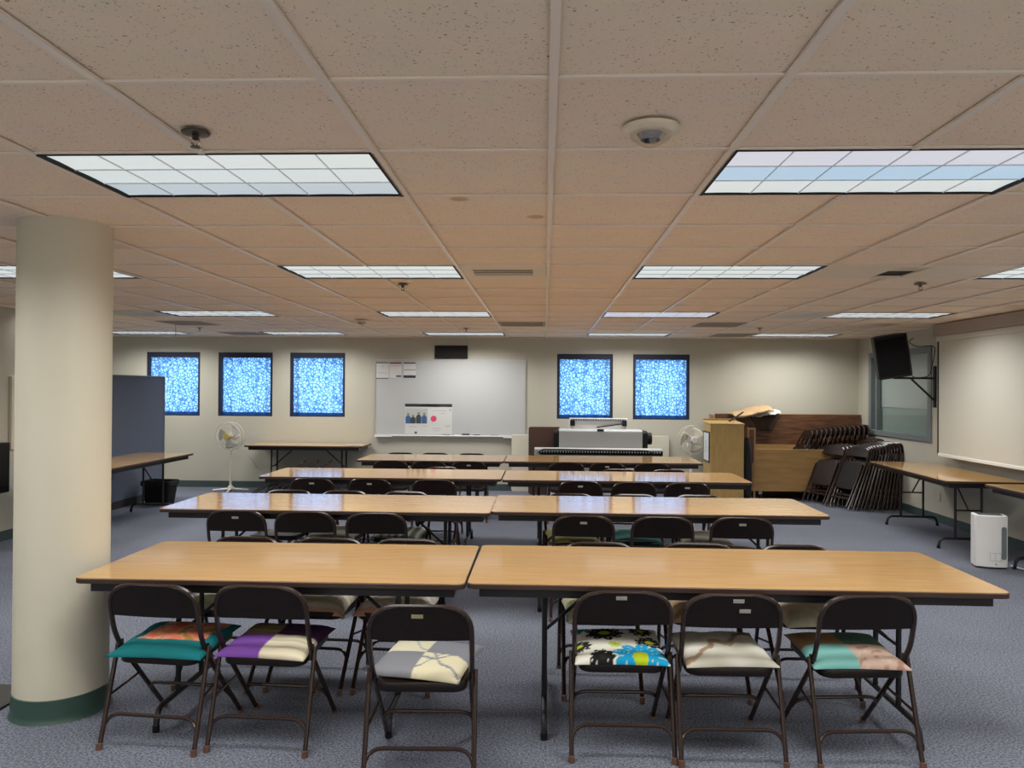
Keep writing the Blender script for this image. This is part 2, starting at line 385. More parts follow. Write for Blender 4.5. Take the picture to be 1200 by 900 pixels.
for i in range(-8, 17):
    lo, hi = room_span(i)
    for j in range(-13, 9):
        x0_, x1_ = max(gx(j), lo), min(gx(j + 1), hi); yy0, yy1 = max(gy(i), YR), min(gy(i + 1), YB)
        if x1_ - x0_ < 0.03 or yy1 - yy0 < 0.03 or (j, i) in busy: continue
        full = abs(x1_ - x0_ - T) < 1e-4 and abs(yy1 - yy0 - T) < 1e-4
        cx, cy = (x0_ + x1_) / 2, (yy0 + yy1) / 2
        vis = cy > 1.3 and abs(cx + 0.04 * cy) < 0.72 * cy + 0.4
        cells.append(((0 if vis else 1), cy * cy + cx * cx, j, i, x0_, x1_, yy0, yy1, full))
cells.sort()
tile_mesh = None; rest = MB()
TZ = ZC + 0.010
for n, (_, _, j, i, x0_, x1_, yy0, yy1, full) in enumerate(cells):
    g = 0.0045
    if n < 290:
        if full:
            if tile_mesh is None:
                o = box(-T/2 + g, T/2 - g, -T/2 + g, T/2 - g, 0, 0.016).build('tile', 'ceiling_tile', ceil, smooth=False); tile_mesh = o.data
            else:
                o = bpy.data.objects.new('tile', tile_mesh); C.objects.link(o); o.parent = ceil
            o.location = ((x0_ + x1_) / 2, (yy0 + yy1) / 2, TZ)
            if (j, i) == (-1, 2) :
                o.data = tile_mesh.copy(); o.data.materials[0] = MATS['ceiling_tile_stained']
        else:
            hx, hy = (x1_ - x0_) / 2 - g, (yy1 - yy0) / 2 - g
            box(-hx, hx, -hy, hy, 0, 0.016).build('tile', 'ceiling_tile', ceil, ((x0_ + x1_) / 2, (yy0 + yy1) / 2, TZ), smooth=False)
    else:
        rest.box(x0_ + g, x1_ - g, yy0 + g, yy1 - g, TZ, TZ + 0.016)
o = rest.build('tiles_beyond', 'ceiling_tile', ceil, smooth=False); o['kind'] = 'stuff'
for j in range(-12, 9):
    if XLL < gx(j) < XR:
        lo = YR if gx(j) > XL else YS
        cuts = sorted([gy(i) for jj, i in LIGHTS if jj + 1 == j] + ([gy(5)] if j == 4 else [])); a_ = lo
        for c_ in cuts + [YB]:
            if c_ - a_ > 0.02: box(gx(j) - 0.012, gx(j) + 0.012, a_, c_, ZC - 0.003, ZC + 0.006).build('grid_runner', 'grid_metal', ceil, smooth=False)
            a_ = max(lo, c_ + T)
def wide(j, i): return (j - 1, i) in {(a, b) for a, b in LIGHTS}
tee = {}
for i in range(-7, 17):
    lo, hi = room_span(i)
    if not (YR < gy(i) < YB): continue
    box(lo, hi, gy(i) - 0.008, gy(i) + 0.008, ZC + 0.0015, ZC + 0.009).build('cross_tee', 'grid_metal', ceil, smooth=False)
# wall angle where ceiling meets the back and right walls
struct(box(XLL, XR, YB - 0.02, YB, ZC - 0.002, ZC + 0.006).build('trim_1', 'grid_metal', smooth=False))
struct(box(XR - 0.02, XR, YR, YB, ZC - 0.002, ZC + 0.006).build('trim_2', 'grid_metal', smooth=False))

# ceiling lights: black gap frame, 3 x 6 louvre cells, blades
LW, LD = 2 * T, T
def make_light():
    r = thing('ceiling_light', 'x', 'ceiling light')
    f = MB(); e = 0.018; a = LW / 2 - 0.006; c = LD / 2 - 0.006; z0, z1 = -0.003, 0.05
    f.box(-a, -a + e, -c, c, z0, z1).box(a - e, a, -c, c, z0, z1).box(-a + e, a - e, -c, -c + 0.012, z0 + 0.002, z1).box(-a + e, a - e, c - 0.012, c, z0 + 0.002, z1)
    f.build('frame', 'black_trim', r, smooth=False)
    cw = (2 * a - 2 * e) / 6; ch = (2 * c - 0.024) / 3
    cellm = None
    for row in range(3):
        for k in range(6):
            def cf(u, v): return ((u - 0.5) * cw, (v - 0.5) * ch, 0.0025 * math.sin(math.pi * v) + 0.0015 * math.sin(math.pi * u))
            if row * 6 + k == 0: o = MB().grid(cf, 4, 4).build('louvre_cell', 'louvre_cell_0', r); cellm = o.data
            else: o = bpy.data.objects.new('louvre_cell', cellm); C.objects.link(o); o.parent = r
            o.location = (-a + e + cw * (k + 0.5), -c + 0.012 + ch * (row + 0.5), 0.006)
            o.material_slots[0].link = 'OBJECT'; o.material_slots[0].material = MATS['louvre_cell_%d' % (row % 3)]
            o['row'] = row
    for k in range(1, 6): box(-a + e + cw * k - 0.0012, -a + e + cw * k + 0.0012, -c, c, 0.002, 0.007).build('louvre_blade', 'blade', r, smooth=False)
    for k in range(1, 3): box(-a + e, a - e, -c + 0.012 + ch * k - 0.0012, -c + 0.012 + ch * k + 0.0012, 0.002, 0.007).build('louvre_blade', 'blade', r, smooth=False)
    ld = bpy.data.lights.new('lamp', 'AREA'); ld.shape = 'RECTANGLE'; ld.size = 2 * a - 2 * e; ld.size_y = 2 * c - 0.03
    ld.energy = LAMP_WATT; ld.color = LAMP_COLOR; ld.spread = R(LAMP_SPREAD)
    lo = bpy.data.objects.new('lamp', ld); C.objects.link(lo); lo.parent = r; lo.location = (0, 0, -0.003)
    return r
proto = make_light()
RN = {1: 'row nearest the viewer', 5: 'second row', 10: 'third row', 15: 'last row by the back wall', -4: 'row overhead behind the viewer'}
CN = {-11: 'far left beyond the column', -7: 'first from the column side', -3: 'left of centre', 1: 'right of centre', 5: 'nearest the right wall'}
TINT = {(-3, 1): (2, 1, 0), (1, 1): (0, 3, 4), (-3, 5): (1, 0, 0), (1, 5): (1, 0, 1), (1, 10): (4, 4, 4)}  # glow colour per row; the blue row imitates daylight reflected in the louvres
first = True
for j, i in LIGHTS:
    o = proto if first else copy_tree(proto); first = False
    o.location = (gx(j + 1), gy(i) + T / 2, ZC)
    o['label'] = 'recessed louvred ceiling light, %s, %s' % (CN[j], RN[i]); o['category'] = 'ceiling light'; o['group'] = 'louvred ceiling lights'
    tt = TINT.get((j, i), (4, 1, 0) if i >= 10 else (1, 0, 1))
    rows = [ch for ch in o.children if ch.name.startswith('louvre_cell')]
    for ch in rows: ch.material_slots[0].link = 'OBJECT'; ch.material_slots[0].material = MATS['louvre_cell_%d' % tt[2 - ch['row']]]
for o in list(scene.objects):
    if 'row' in o.keys(): del o['row']

# vents
def vent(j, i, kind):
    cx, cy = gx(j) + T / 2, gy(i) + T / 2
    if kind == 'return2': return
    if kind == 'return':
        t = thing('ceiling_vent', 'long tan return air grille beside the second row ceiling light', 'vent', (gx(j + 1), cy, ZC), group='ceiling vents')
        f = MB(); a = T - 0.014; c = T / 2 - 0.014
        f.box(-a, -a + 0.46, -c, c, 0.0, 0.012).box(a - 0.52, a, -c, c, 0, 0.012).box(-a + 0.46, a - 0.52, -c, -c + 0.06, 0, 0.012).box(-a + 0.46, a - 0.52, c - 0.09, c, 0, 0.012)
        f.build('frame', 'strobe_white', t, smooth=False)
        box(-a + 0.46, a - 0.52, -c + 0.06, c - 0.09, 0.02, 0.024).build('backing', 'plenum', t, smooth=False)
        for k in range(4):
            y = -c + 0.09 + k * 0.045
            box(-a + 0.46, a - 0.52, y, y + 0.018, 0.006, 0.010).build('slat', 'strobe_white', t, smooth=False)
        return
    lab = {(-1, 5): 'small cream slot diffuser with dark gaps between the second row lights', (-8, 12): 'dark slatted ceiling vent above the blue partition', (-8, 15): 'dark slatted vent by the back wall above second window',
           (-1, 12): 'dark slatted ceiling vent above the whiteboard', (3, 12): 'dark slatted ceiling vent above the rightmost window', (4, 15): 'dark slatted vent by the back wall above the lectern',
           (-8, 10): 'pale square air diffuser beside the column', (4, 10): 'pale square air diffuser beside third row light'}[(j, i)]
    t = thing('ceiling_vent', lab, 'vent', (cx, cy, ZC), group='ceiling vents')
    a = T / 2 - 0.014
    if kind == 'slot':
        f = MB().box(-a, -0.22, -a, a, 0, 0.012).box(0.2, a, -a, a, 0, 0.012).box(-0.22, 0.2, -a, -0.14, 0, 0.012).box(-0.22, 0.2, 0.14, a, 0, 0.012)
        f.build('frame', 'strobe_white', t, smooth=False)
        box(-0.22, 0.2, -0.14, 0.14, 0.03, 0.034).build('backing', 'plenum', t, smooth=False)
        for k in range(4): box(-0.22, 0.2, -0.12 + k * 0.07, -0.105 + k * 0.07, 0.008, 0.012).build('slat', 'strobe_white', t, smooth=False)
    else:
        ms = 'beam_brown' if kind == 'dark' else 'strobe_white'
        MB().box(-a, a, -a, -a + 0.03, -0.006, 0.012).box(-a, a, a - 0.03, a, -0.006, 0.012).box(-a, -a + 0.03, -a + 0.03, a - 0.03, -0.006, 0.012).box(a - 0.03, a, -a + 0.03, a - 0.03, -0.006, 0.012).build('frame', ms, t, smooth=False)
        box(-a + 0.03, a - 0.03, -a + 0.03, a - 0.03, 0.03, 0.034).build('backing', 'plenum', t, smooth=False)
        for k in range(8):
            y = -a + 0.05 + k * 0.066
            box(-a + 0.03, a - 0.03, y, y + 0.02, -0.004, 0.006).build('slat', ms if kind == 'dark' else 'white_plastic', t, smooth=False)
for (j, i), k in VENTS.items(): vent(j, i, k)

# sprinklers
def sprinkler(x, y, label):
    t = thing('sprinkler', label, 'sprinkler', (x, y, ZC), group='ceiling sprinklers')
    MB().lathe([(0.0, -0.001), (0.045, -0.001), (0.042, -0.006), (0.018, -0.010), (0.0, -0.010)], n=20, caps=False).build('escutcheon', 'sprinkler_metal', t)
    MB().lathe([(0.011, -0.01), (0.011, -0.022), (0.006, -0.026)], n=12).build('body', 'sprinkler_metal', t)
    MB().tube(fillet([(-0.009, 0, -0.02), (-0.014, 0, -0.035), (0, 0, -0.048)], 0.006), 0.003, 6).tube(fillet([(0.009, 0, -0.02), (0.014, 0, -0.035), (0, 0, -0.048)], 0.006), 0.003, 6).build('yoke', 'steel', t)
    MB().lathe([(0.001, -0.046), (0.016, -0.047), (0.016, -0.049), (0.001, -0.050)], n=14).build('deflector', 'sprinkler_metal', t)
sprinkler(-1.12, 2.40, 'dark pendant sprinkler above the left nearest ceiling light')
sprinkler(-1.117, 5.97, 'dark pendant sprinkler behind the second row light left of centre')
sprinkler(2.83, 5.90, 'dark pendant sprinkler beside the long tan return grille')
sprinkler(-1.06, 10.3, 'small dark sprinkler above the whiteboard left of centre')
sprinkler(2.80, 10.1, 'small dark sprinkler above the lectern on the right')
sprinkler(-4.75, 10.35, 'small dark sprinkler above the left windows')
# strobe alarms
def strobe(x, y, label, s=1.0):
    t = thing('alarm_strobe', label, 'alarm', (x, y, ZC), group='ceiling alarm strobes')
    MB().lathe([(0.001, 0.0), (0.088 * s, 0.0), (0.086 * s, -0.012), (0.070 * s, -0.020), (0.001, -0.022)], n=32).build('base', 'strobe_white', t)
    MB().lathe([(0.066 * s, -0.020), (0.060 * s, -0.034), (0.034 * s, -0.052), (0.014 * s, -0.060), (0.001, -0.061)], n=28, caps=False).build('dome', 'clear_plastic', t)
    MB().lathe([(0.045 * s, -0.020), (0.030 * s, -0.040)], n=20, caps=False).build('reflector', 'steel', t)
    box(-0.018, -0.006, -0.008, 0.008, -0.046, -0.02).build('lamp_tube', 'dark_plastic', t, smooth=False)
    box(-0.003, 0.016, -0.010, 0.010, -0.048, -0.02).build('bracket', 'grey_plastic', t, smooth=False)
strobe(0.325, 2.39, 'round ceiling strobe with clear dome near the viewer')
strobe(-2.21, 9.15, 'small round ceiling strobe with clear dome near the back wall')
o = MB().tube([(-4.83, 9.83, ZC), (-4.83, 9.83, ZC - 0.16)], 0.004, 6).build('red_strip', 'red'); tag(o, 'thin red strip hanging from the ceiling above the left windows', 'strip')

# right wall beam, projection screen
struct(box(4.74, XR, 2.6, 9.57, 2.312, ZC - 0.001).build('trim_3', 'beam_brown', smooth=False, bevel=0.004), 'boxed beam under the ceiling along the right wall')
sc = thing('projection_screen', 'large off white wall screen in a pale case on the right wall', 'screen', (4.80, 6.1, 0.86))
box(-0.03, 0.13, -3.48, 3.45, 1.385, 1.450).build('case', 'screen_white', sc, smooth=False, bevel=0.006)
box(-0.01, 0.012, -3.48, 3.42, 0.03, 1.385).build('panel', 'screen_white', sc, smooth=False)
box(-0.022, 0.025, -3.48, 3.42, -0.005, 0.03).build('bottom_bar', 'white_plastic', sc, smooth=False, bevel=0.004)
box(-0.018, 0.02, 3.42, 3.436, 0.0, 1.385).build('edge_strip', 'black_trim', sc, smooth=False)
box(0.012, 0.14, 3.30, 3.40, 0.03, 1.385).build('mounting_post', 'screen_white', sc, smooth=False)

# column
col = thing('column', 'round cream painted column with dark green base at left front', 'column', (-2.448, 3.812, 0))
MB().lathe([(0.215, 0.0), (0.215, ZC + 0.06)], n=64).build('shaft', 'column_paint', col)
MB().lathe([(0.232, 0.0), (0.224, 0.012), (0.2215, 0.03), (0.2215, 0.112), (0.215, 0.114)], n=64, caps=False).build('base_moulding', 'column_base', col)

# ------------------------------------------------------------------ tables
def make_table(L, D):
    t = thing('folding_table', 'x', 'table')
    MB().prism(rrect(-L/2 + 0.003, L/2 - 0.003, 0.003, D - 0.003, 0.035), 0.7395, 0.7425).build('tabletop', 'table_laminate', t)
    MB().prism(rrect(-L/2, L/2, 0, D, 0.038), 0.716, 0.7395).build('edge_band', 'edge_brown', t, bevel=0.003)
    a = L/2 - 0.055; y0, y1 = 0.055, D - 0.055; z0, z1 = 0.668, 0.716
    box(-a, a, y0, y0 + 0.022, z0, z1).build('apron', 'table_steel', t, smooth=False)
    box(-a, a, y1 - 0.022, y1, z0, z1).build('apron', 'table_steel', t, smooth=False)
    for s in (-1, 1): box(min(s*a, s*(a-0.022)), max(s*a, s*(a-0.022)), y0 + 0.022, y1 - 0.022, z0, z1).build('apron', 'table_steel', t, smooth=False)
    ym = D / 2
    for s in (-1, 1):
        x = s * (L/2 - 0.36)
        MB().tube(fillet([(x, 0.085, 0.012), (x, 0.10, 0.105), (x, D - 0.10, 0.105), (x, D - 0.085, 0.012)], 0.055, 6), 0.0145, 8).build('foot_bar', 'table_steel', t)
        for q in (-1, 1):
            MB().tube([(x, ym + q * 0.13, 0.105), (x, ym + q * 0.13, 0.70)], 0.0135, 8).build('leg', 'table_steel', t)
            MB().lathe([(0.0165, 0.0), (0.0165, 0.03)], x, 0.085 if q < 0 else D - 0.085, 10).build('glide', 'dark_plastic', t)
        xi = x - s * 0.34
        MB().tube([(x, ym, 0.40), (xi, ym, 0.70)], 0.009, 6).build('brace', 'table_steel', t)
        MB().tube([(x, ym - 0.14, 0.40), (x, ym + 0.14, 0.40)], 0.009, 6).build('leg_rail', 'table_steel', t)
        MB().tube([(x, ym - 0.24, 0.692), (x, ym + 0.24, 0.692)], 0.012, 6).build('hinge_bar', 'table_steel', t)
    return t
TD = 0.87
t8 = make_table(2.438, TD); t6 = make_table(1.829, TD); used = {}
def place_table(p, xc, y, rz, label, group):
    o = p if p.name not in used else copy_tree(p)
    used[p.name] = 1
    o.location = (xc, y, 0); o.rotation_euler = (0, 0, rz); tag(o, label, 'table', group)
    return o
G = 'folding tables set in rows'
place_table(t6, -2.187 + 0.9145, 3.480, 0.004, 'tan topped folding table at left in the front row, beside the column', G)
place_table(t8, -0.352 + 1.219, 3.500, -0.003, 'tan topped folding table at right in the front row, longest in view', G)
place_table(t8, -2.821 + 1.219, 5.490, 0.0, 'tan topped folding table, left of the pair in the second row', G)
place_table(t8, -0.385 + 1.219, 5.560, 0.0, 'tan topped folding table, right of the pair in the second row', G)
place_table(t8, -2.860 + 1.219, 7.550, 0.0, 'tan topped folding table, left of the pair in the third row', G)
place_table(t8, -0.410 + 1.219, 7.510, 0.0, 'tan topped folding table, right of the pair in the third row', G)
place_table(t6, -2.325 + 0.9145, 9.400, 0.0, 'tan topped folding table, left of the pair in the fourth row', G)
place_table(t8, -0.490 + 1.219, 9.430, 0.0, 'tan topped folding table in the fourth row before the plotter', G)
t6n = make_table(1.829, 0.70); t8n = make_table(2.438, 0.75); t7 = make_table(2.13, 0.76); t8s = make_table(2.438, 0.66)
place_table(t6n, -3.69, 11.56, 0.0, 'folding table standing alone against the back wall below third window', 'folding tables along the walls')
place_table(t8n, -4.70, 8.90, R(90), 'folding table along the blue partition with black bin under it', 'folding tables along the walls')
place_table(t7, 4.085, 8.905, R(-93.5), 'folding table along the right wall beside the stacked chairs', 'folding tables along the walls')
tb = place_table(t8s, 4.27, 6.42, R(-90), 'folding table at the right picture edge behind the white air purifier', 'folding tables along the walls')

# ------------------------------------------------------------------ folding chairs
CH = 0.748; HW = 0.212
def back_y(z): return -0.150 - 0.055 * (z - 0.50) / 0.245
def back_panel(mb, zlo, ztop, yf, thick=0.007, dish=0.012, hw=HW, rad=0.135):
    n = 20; front = []; 
    def zt(x):
        a = abs(x)
        if a <= hw - rad: return ztop
        d = a - (hw - rad); return ztop - rad * 0.80 * (1 - math.sqrt(max(0, 1 - (d / rad) ** 2)))
    def fn(sgn):
        def g(u, v):
            x = (u * 2 - 1) * hw; z1 = zt(x); z = zlo + (max(z1, zlo + 0.01) - zlo) * v
            return (x, yf(z) - dish * (1 - (x / hw) ** 2) + sgn * thick / 2, z)
        return g
    mb.grid(fn(1), n, 5); k = (n + 1) * 6; mb.grid(fn(-1), n, 5)
    W = n + 1
    ring = [i for i in range(W)] + [W * j + n for j in range(1, 6)] + [5 * W + i for i in range(n - 1, -1, -1)] + [W * j for j in range(4, 0, -1)]
    for q in range(len(ring)):
        a, b2 = ring[q], ring[(q + 1) % len(ring)]; mb.f.append((a, b2, b2 + k, a + k))
    return mb
def make_chair():
    t = thing('folding_chair', 'x', 'chair')
    r = 0.0115
    def side(s): return [(s * 0.204, 0.245, 0.012), (s * 0.206, -0.085, 0.40), (s * HW, -0.150, 0.50), (s * HW, back_y(CH - 0.012), CH - 0.012)]
    L_, Rr = side(-1), side(1)
    path = fillet(L_ + Rr[::-1], [0.05, 0.06, 0.165, 0.165, 0.06, 0.05], 8)
    MB().tube(path, r, 8).build('back_frame', 'chair_tube', t)
    for s in (-1, 1):
        MB().tube([(s * 0.226, -0.225, 0.012), (s * 0.224, -0.10, 0.447)], 0.011, 8).build('rear_leg', 'chair_tube', t)
        MB().lathe([(0.0145, 0.0), (0.0135, 0.03)], s * 0.226, -0.226, 10).build('foot_cap', 'foot_cap', t)
        MB().lathe([(0.0145, 0.0), (0.0135, 0.03)], s * 0.204, 0.246, 10).build('foot_cap', 'foot_cap', t)
        MB().prism([(-0.135, 0.395), (-0.075, 0.395), (-0.085, 0.455), (-0.115, 0.460)], s * 0.213 - 0.003, s * 0.213 + 0.003, 'x').build('hinge_plate', 'chair_brown', t, smooth=False)
        MB().tube([(s * 0.206, 0.03, 0.255), (s * 0.222, -0.165, 0.222)], 0.006, 6).build('fold_link', 'chair_tube', t)
    MB().tube(fillet([(-0.2255, -0.206, 0.08), (-0.214, -0.186, 0.148), (0.214, -0.186, 0.148), (0.2255, -0.206, 0.08)], 0.065), 0.0085, 8).build('stretcher', 'chair_tube', t)
    MB().tube(fillet([(-0.204, 0.140, 0.125), (-0.194, 0.085, 0.19), (0.194, 0.085, 0.19), (0.204, 0.140, 0.125)], 0.065), 0.0085, 8).build('stretcher', 'chair_tube', t)
    # seat: pressed pan with rolled rim
    mb = MB(); ol = rrect(-0.192, 0.192, -0.165, 0.225, 0.055, 6); k = len(ol)
    def ring(sc, z):
        cx, cy = 0, 0.03; return [(cx + (x - cx) * sc, cy + (y - cy) * sc, z + 0.02 * (y + 0.165) / 0.39) for x, y in ol]
    levels = [(0.985, 0.372), (1.0, 0.376), (1.0, 0.402), (0.985, 0.409), (0.95, 0.410), (0.88, 0.402), (0.5, 0.400)]
    for sc_, z in levels: mb.v += ring(sc_, z)
    for a in range(len(levels) - 1):
        for i in range(k): mb.f.append((a*k + i, a*k + (i+1) % k, (a+1)*k + (i+1) % k, (a+1)*k + i))
    mb.f.append(tuple(range((len(levels)-1)*k, len(levels)*k))); mb.f.append(tuple(range(k-1, -1, -1)))
    mb.build('seat', 'chair_brown', t, angle=50)
    back_panel(MB(), 0.592, CH - 0.006, back_y, rad=0.155).build('backrest', 'chair_brown', t, angle=50)
    return t
def name_plate(o, x, z, m='plate_silver'):
    y = back_y(z) - 0.012 * (1 - (x / HW) ** 2) - 0.0035
    p = box(x - 0.024, x + 0.024, -0.0015, 0.0005, -0.0085, 0.0085).build('name_plate', m, o, (x, y, z), smooth=False); p.rotation_euler = (R(12), 0, 0)
    p['label'] = 'small metal name plate on the backrest'
chair0 = make_chair(); cused = [False]
def chair(x, y_arch, facing, label, group, plates=(), rz=0.0):
    """facing +1: looks away from the viewer (near side of a table), -1: looks at the viewer"""
    o = copy_tree(chair0_clean) if cused[0] else chair0
    cused[0] = True
    ya = back_y(CH)
    o.location = (x, y_arch - ya * facing, 0); o.rotation_euler = (0, 0, (0 if facing > 0 else math.pi) + rz)
    tag(o, label, 'chair', group)
    for p in plates: name_plate(o, *p)
    return o
chair0_clean = chair0

# ------------------------------------------------------------------ cushions
def nz(u, v, s, o=0): return noise.noise(Vector((u * s + o, v * s - o, o * 1.7)))
def cushion(ch, paint, label, n=22, size=0.40, rz=0.0, dy=0.0, thick=0.034, dx=0.0, bulge=1.0, ruff=0.0):
    seed = random.random() * 50
    a = size / 2
    def top(u, v):
        U, V = u * 2 - 1, v * 2 - 1
        e = max(0, 1 - abs(U) ** 5) * max(0, 1 - abs(V) ** 5)
        pin = 1 + 0.035 * (abs(U) * abs(V)) ** 3 - 0.03 * (1 - abs(U * V))
        z = 0.006 + thick * (e ** 0.55) * bulge + 0.006 * nz(U, V, 2.2, seed) + ruff * math.sin(U * 26) * e
        return Vector((U * a * pin, V * a * 0.96 * pin, max(z, 0.004)))
    mb = MB().grid(lambda u, v: top(u, v), n, n); k = (n + 1) ** 2
    mb.grid(lambda u, v: Vector((top(u, v).x, top(u, v).y, 0.0)), n, n)
    W = n + 1
    for q in range(k, len(mb.f)): pass
    half = n * n; mb.f[half:] = [tuple(reversed(f)) for f in mb.f[half:]]
    ring = [i for i in range(W)] + [W * j + n for j in range(1, W)] + [n * W + i for i in range(n - 1, -1, -1)] + [W * j for j in range(n - 1, 0, -1)]
    for q in range(len(ring)):
        b1, b2 = ring[q], ring[(q + 1) % len(ring)]; mb.f.append((b1, b1 + k, b2 + k, b2))
    o = mb.build('seat_cushion', 'printed_cloth', angle=60)
    ca = o.data.color_attributes.new('print', 'FLOAT_COLOR', 'POINT')
    flat = []
    for idx in range(2 * k):
        i = idx % k; u, v = (i % W) / n * 2 - 1, (i // W) / n * 2 - 1
        c = paint(u, v); flat += [c[0], c[1], c[2], 1.0]
    ca.data.foreach_set('color', flat)
    rot = ch.rotation_euler.z
    off = Matrix.Rotation(rot, 4, 'Z') @ Vector((dx, 0.03 + dy, 0))
    o.location = (ch.location.x + off.x, ch.location.y + off.y, 0.421); o.rotation_euler = (R(2.9) * math.cos(rot), 0, rot + rz)
    tag(o, label, 'cushion', 'seat cushions')
    return o
def plain(c, var=0.12, s=3.0):
    sd = random.random() * 30
    return lambda u, v: tuple(max(0.0, x * (1 + var * nz(u, v, s, sd))) for x in c)
def stripes(c1, c2, k=9, ax=0): return lambda u, v: c1 if math.sin((u if ax == 0 else v) * k) > 0.15 else c2
def patch(nl, nr, fl, fr): # near-left, near-right, far-left, far-right
    def p(u, v):
        f = (nl if u < 0 else nr) if v < 0 else (fl if u < 0 else fr)
        return f(u, v) if callable(f) else f
    return p
CREAM = (0.62, 0.56, 0.42)
def coral(u, v):
    if -0.60 < u - 0.12 * v + 0.05 < 0.85 and v > -0.38:
        a = nz(u, v, 3.2, 4.1); b_ = nz(u, v, 6.5, 9.3)
        if b_ > 0.30: return (0.50, 0.34, 0.25)
        if a > 0.12: return (0.62, 0.16, 0.08)
        if a < -0.28: return (0.30, 0.17, 0.03)
        return (0.60, 0.22, 0.14)
    return (0.008, 0.13, 0.145)
FLOW = [(0.42, -0.88, 0.62, (0.01, 0.30, 0.55), (0.42, 0.52, 0.02)), (-0.28, 0.42, 0.48, (0.012, 0.012, 0.012), (0.35, 0.40, 0.03)), (-0.42, -0.88, 0.30, (0.012, 0.012, 0.012), (0.02, 0.02, 0.02)),
        (-0.92, -0.35, 0.30, (0.02, 0.02, 0.02), (0.42, 0.52, 0.02)), (0.72, -0.12, 0.36, (0.012, 0.012, 0.012), (0.42, 0.52, 0.02)), (-0.95, 0.85, 0.42, (0.01, 0.20, 0.25), (0.3, 0.4, 0.02)),
        (0.30, 1.0, 0.34, (0.01, 0.22, 0.28), (0.3, 0.4, 0.02)), (-0.1, -0.30, 0.17, (0.42, 0.50, 0.05), (0.3, 0.35, 0.03)), (0.60, 0.58, 0.30, (0.02, 0.02, 0.015), (0.38, 0.42, 0.03)), (1.0, -0.7, 0.2, (0.02, 0.02, 0.02), (0.02, 0.02, 0.02))]
def flowers(u, v):
    for x, y, r, pc, cc in FLOW:
        dx, dy = u - x, v - y; d = math.hypot(dx, dy); a = math.atan2(dy, dx)
        if d < r * 0.28: return cc
        if d < r * (0.72 + 0.28 * abs(math.cos(a * 4.5))):
            if abs(math.sin(a * 9)) < 0.12 and d > r * 0.4: return (0.6, 0.6, 0.55)
            return pc
    return (0.66, 0.65, 0.57)
def branches(base, ink):
    def p(u, v):
        for s, o_ in ((1.3, 0.15), (-1.1, 0.5), (0.4, -0.2)):
            if abs(v - (u - o_) * s + 0.45 + 0.1 * math.sin(u * 9 + o_ * 7)) < 0.045: return ink
        return base
    return p
def marble(u, v):
    d = abs(v - 0.9 * u + 0.12 * math.sin(u * 7) + 0.25 * nz(u, v, 2.5, 3))
    if d < 0.13: return (0.30, 0.20, 0.13)
    a = nz(u, v, 1.8, 7.7); b_ = 0.52 + 0.16 * a
    return (b_, b_ * (0.97), b_ * (0.84 + 0.08 * a))
def floral(base, inks, s=4.0):
    sd = random.random() * 40
    def p(u, v):
        a = nz(u, v, s, sd)
        return inks[0] if a > 0.30 else (inks[1] if a < -0.34 else base)
    return p

GN = 'brown folding chairs at the tables'
def L4(row, table, side, pos): return 'brown steel folding chair, %s on %s side of %s-row %s table' % (pos, side, row, table)
POS = ('leftmost', 'middle', 'rightmost')
# front row, near side (rotations follow the photograph)
SP = [(-1.745, 3.375, R(-5), [], 'left', 0), (-1.262, 3.385, R(-3), [], 'left', 1), (-0.512, 3.13, R(2), [(-0.005, 0.70, 'plate_gold')], 'left', 2),
      (0.352, 3.40, R(1), [(-0.005, 0.718)], 'right', 0), (0.828, 3.385, R(1), [(0.01, 0.718), (0.025, 0.672)], 'right', 1), (1.405, 3.40, R(5), [], 'right', 2)]
LOOK = ['with teal and coral cushion, beside the column', 'with purple patchwork cushion, beside the teal one', 'with grey and cream cushion, pulled out furthest',
        'with bold flower print cushion, left of three', 'with pale marbled cushion and two name plates', 'with turquoise patchwork cushion, furthest right']
near1 = [chair(x, y, 1, 'brown steel folding chair in front row ' + LOOK[k], GN, pl, rz) for k, (x, y, rz, pl, tb_, p_) in enumerate(SP)]
# the remaining seats
ROWS = [('front', 'far', -1, 4.50, [(-1.77, 'left', 0), (-1.27, 'left', 1), (-0.80, 'left', 2), (0.32, 'right', 0), (0.89, 'right', 1), (1.45, 'right', 2)]),
        ('second', 'near', 1, 5.42, [(-2.22, 'left', 0), (-1.72, 'left', 1), (-1.20, 'left', 2), (0.29, 'right', 0), (0.84, 'right', 1), (1.40, 'right', 2)]),
        ('second', 'far', -1, 6.57, [(-2.21, 'left', 0), (-1.72, 'left', 1), (-1.19, 'left', 2), (0.23, 'right', 0), (0.76, 'right', 1), (1.31, 'right', 2)]),
        ('third', 'near', 1, 7.43, [(-2.28, 'left', 0), (-1.70, 'left', 1), (-1.07, 'left', 2), (0.35, 'right', 0), (0.86, 'right', 1), (1.38, 'right', 2)]),
        ('third', 'far', -1, 8.60, [(-1.15, 'left', 2), (0.83, 'right', 1), (1.40, 'right', 2)]),
        ('fourth', 'near', 1, 9.33, [(-1.89, 'left', 0), (-1.41, 'left', 1), (-0.92, 'left', 2), (0.27, 'right', 0), (0.77, 'right', 1), (1.32, 'right', 2)]),
        ('fourth', 'far', -1, 10.48, [(-1.97, 'left', 0), (-1.49, 'left', 1), (-0.99, 'left', 2)])]
PLATED = {('second', 'near', 'left', 0), ('second', 'near', 'right', 0), ('second', 'near', 'right', 2), ('third', 'near', 'left', 0), ('third', 'near', 'left', 1), ('third', 'near', 'right', 0), ('third', 'near', 'right', 2), ('fourth', 'near', 'left', 2), ('fourth', 'near', 'right', 1)}
seats = {}
pristine = copy_tree(chair0)          # clean source for copies: becomes the next chair itself
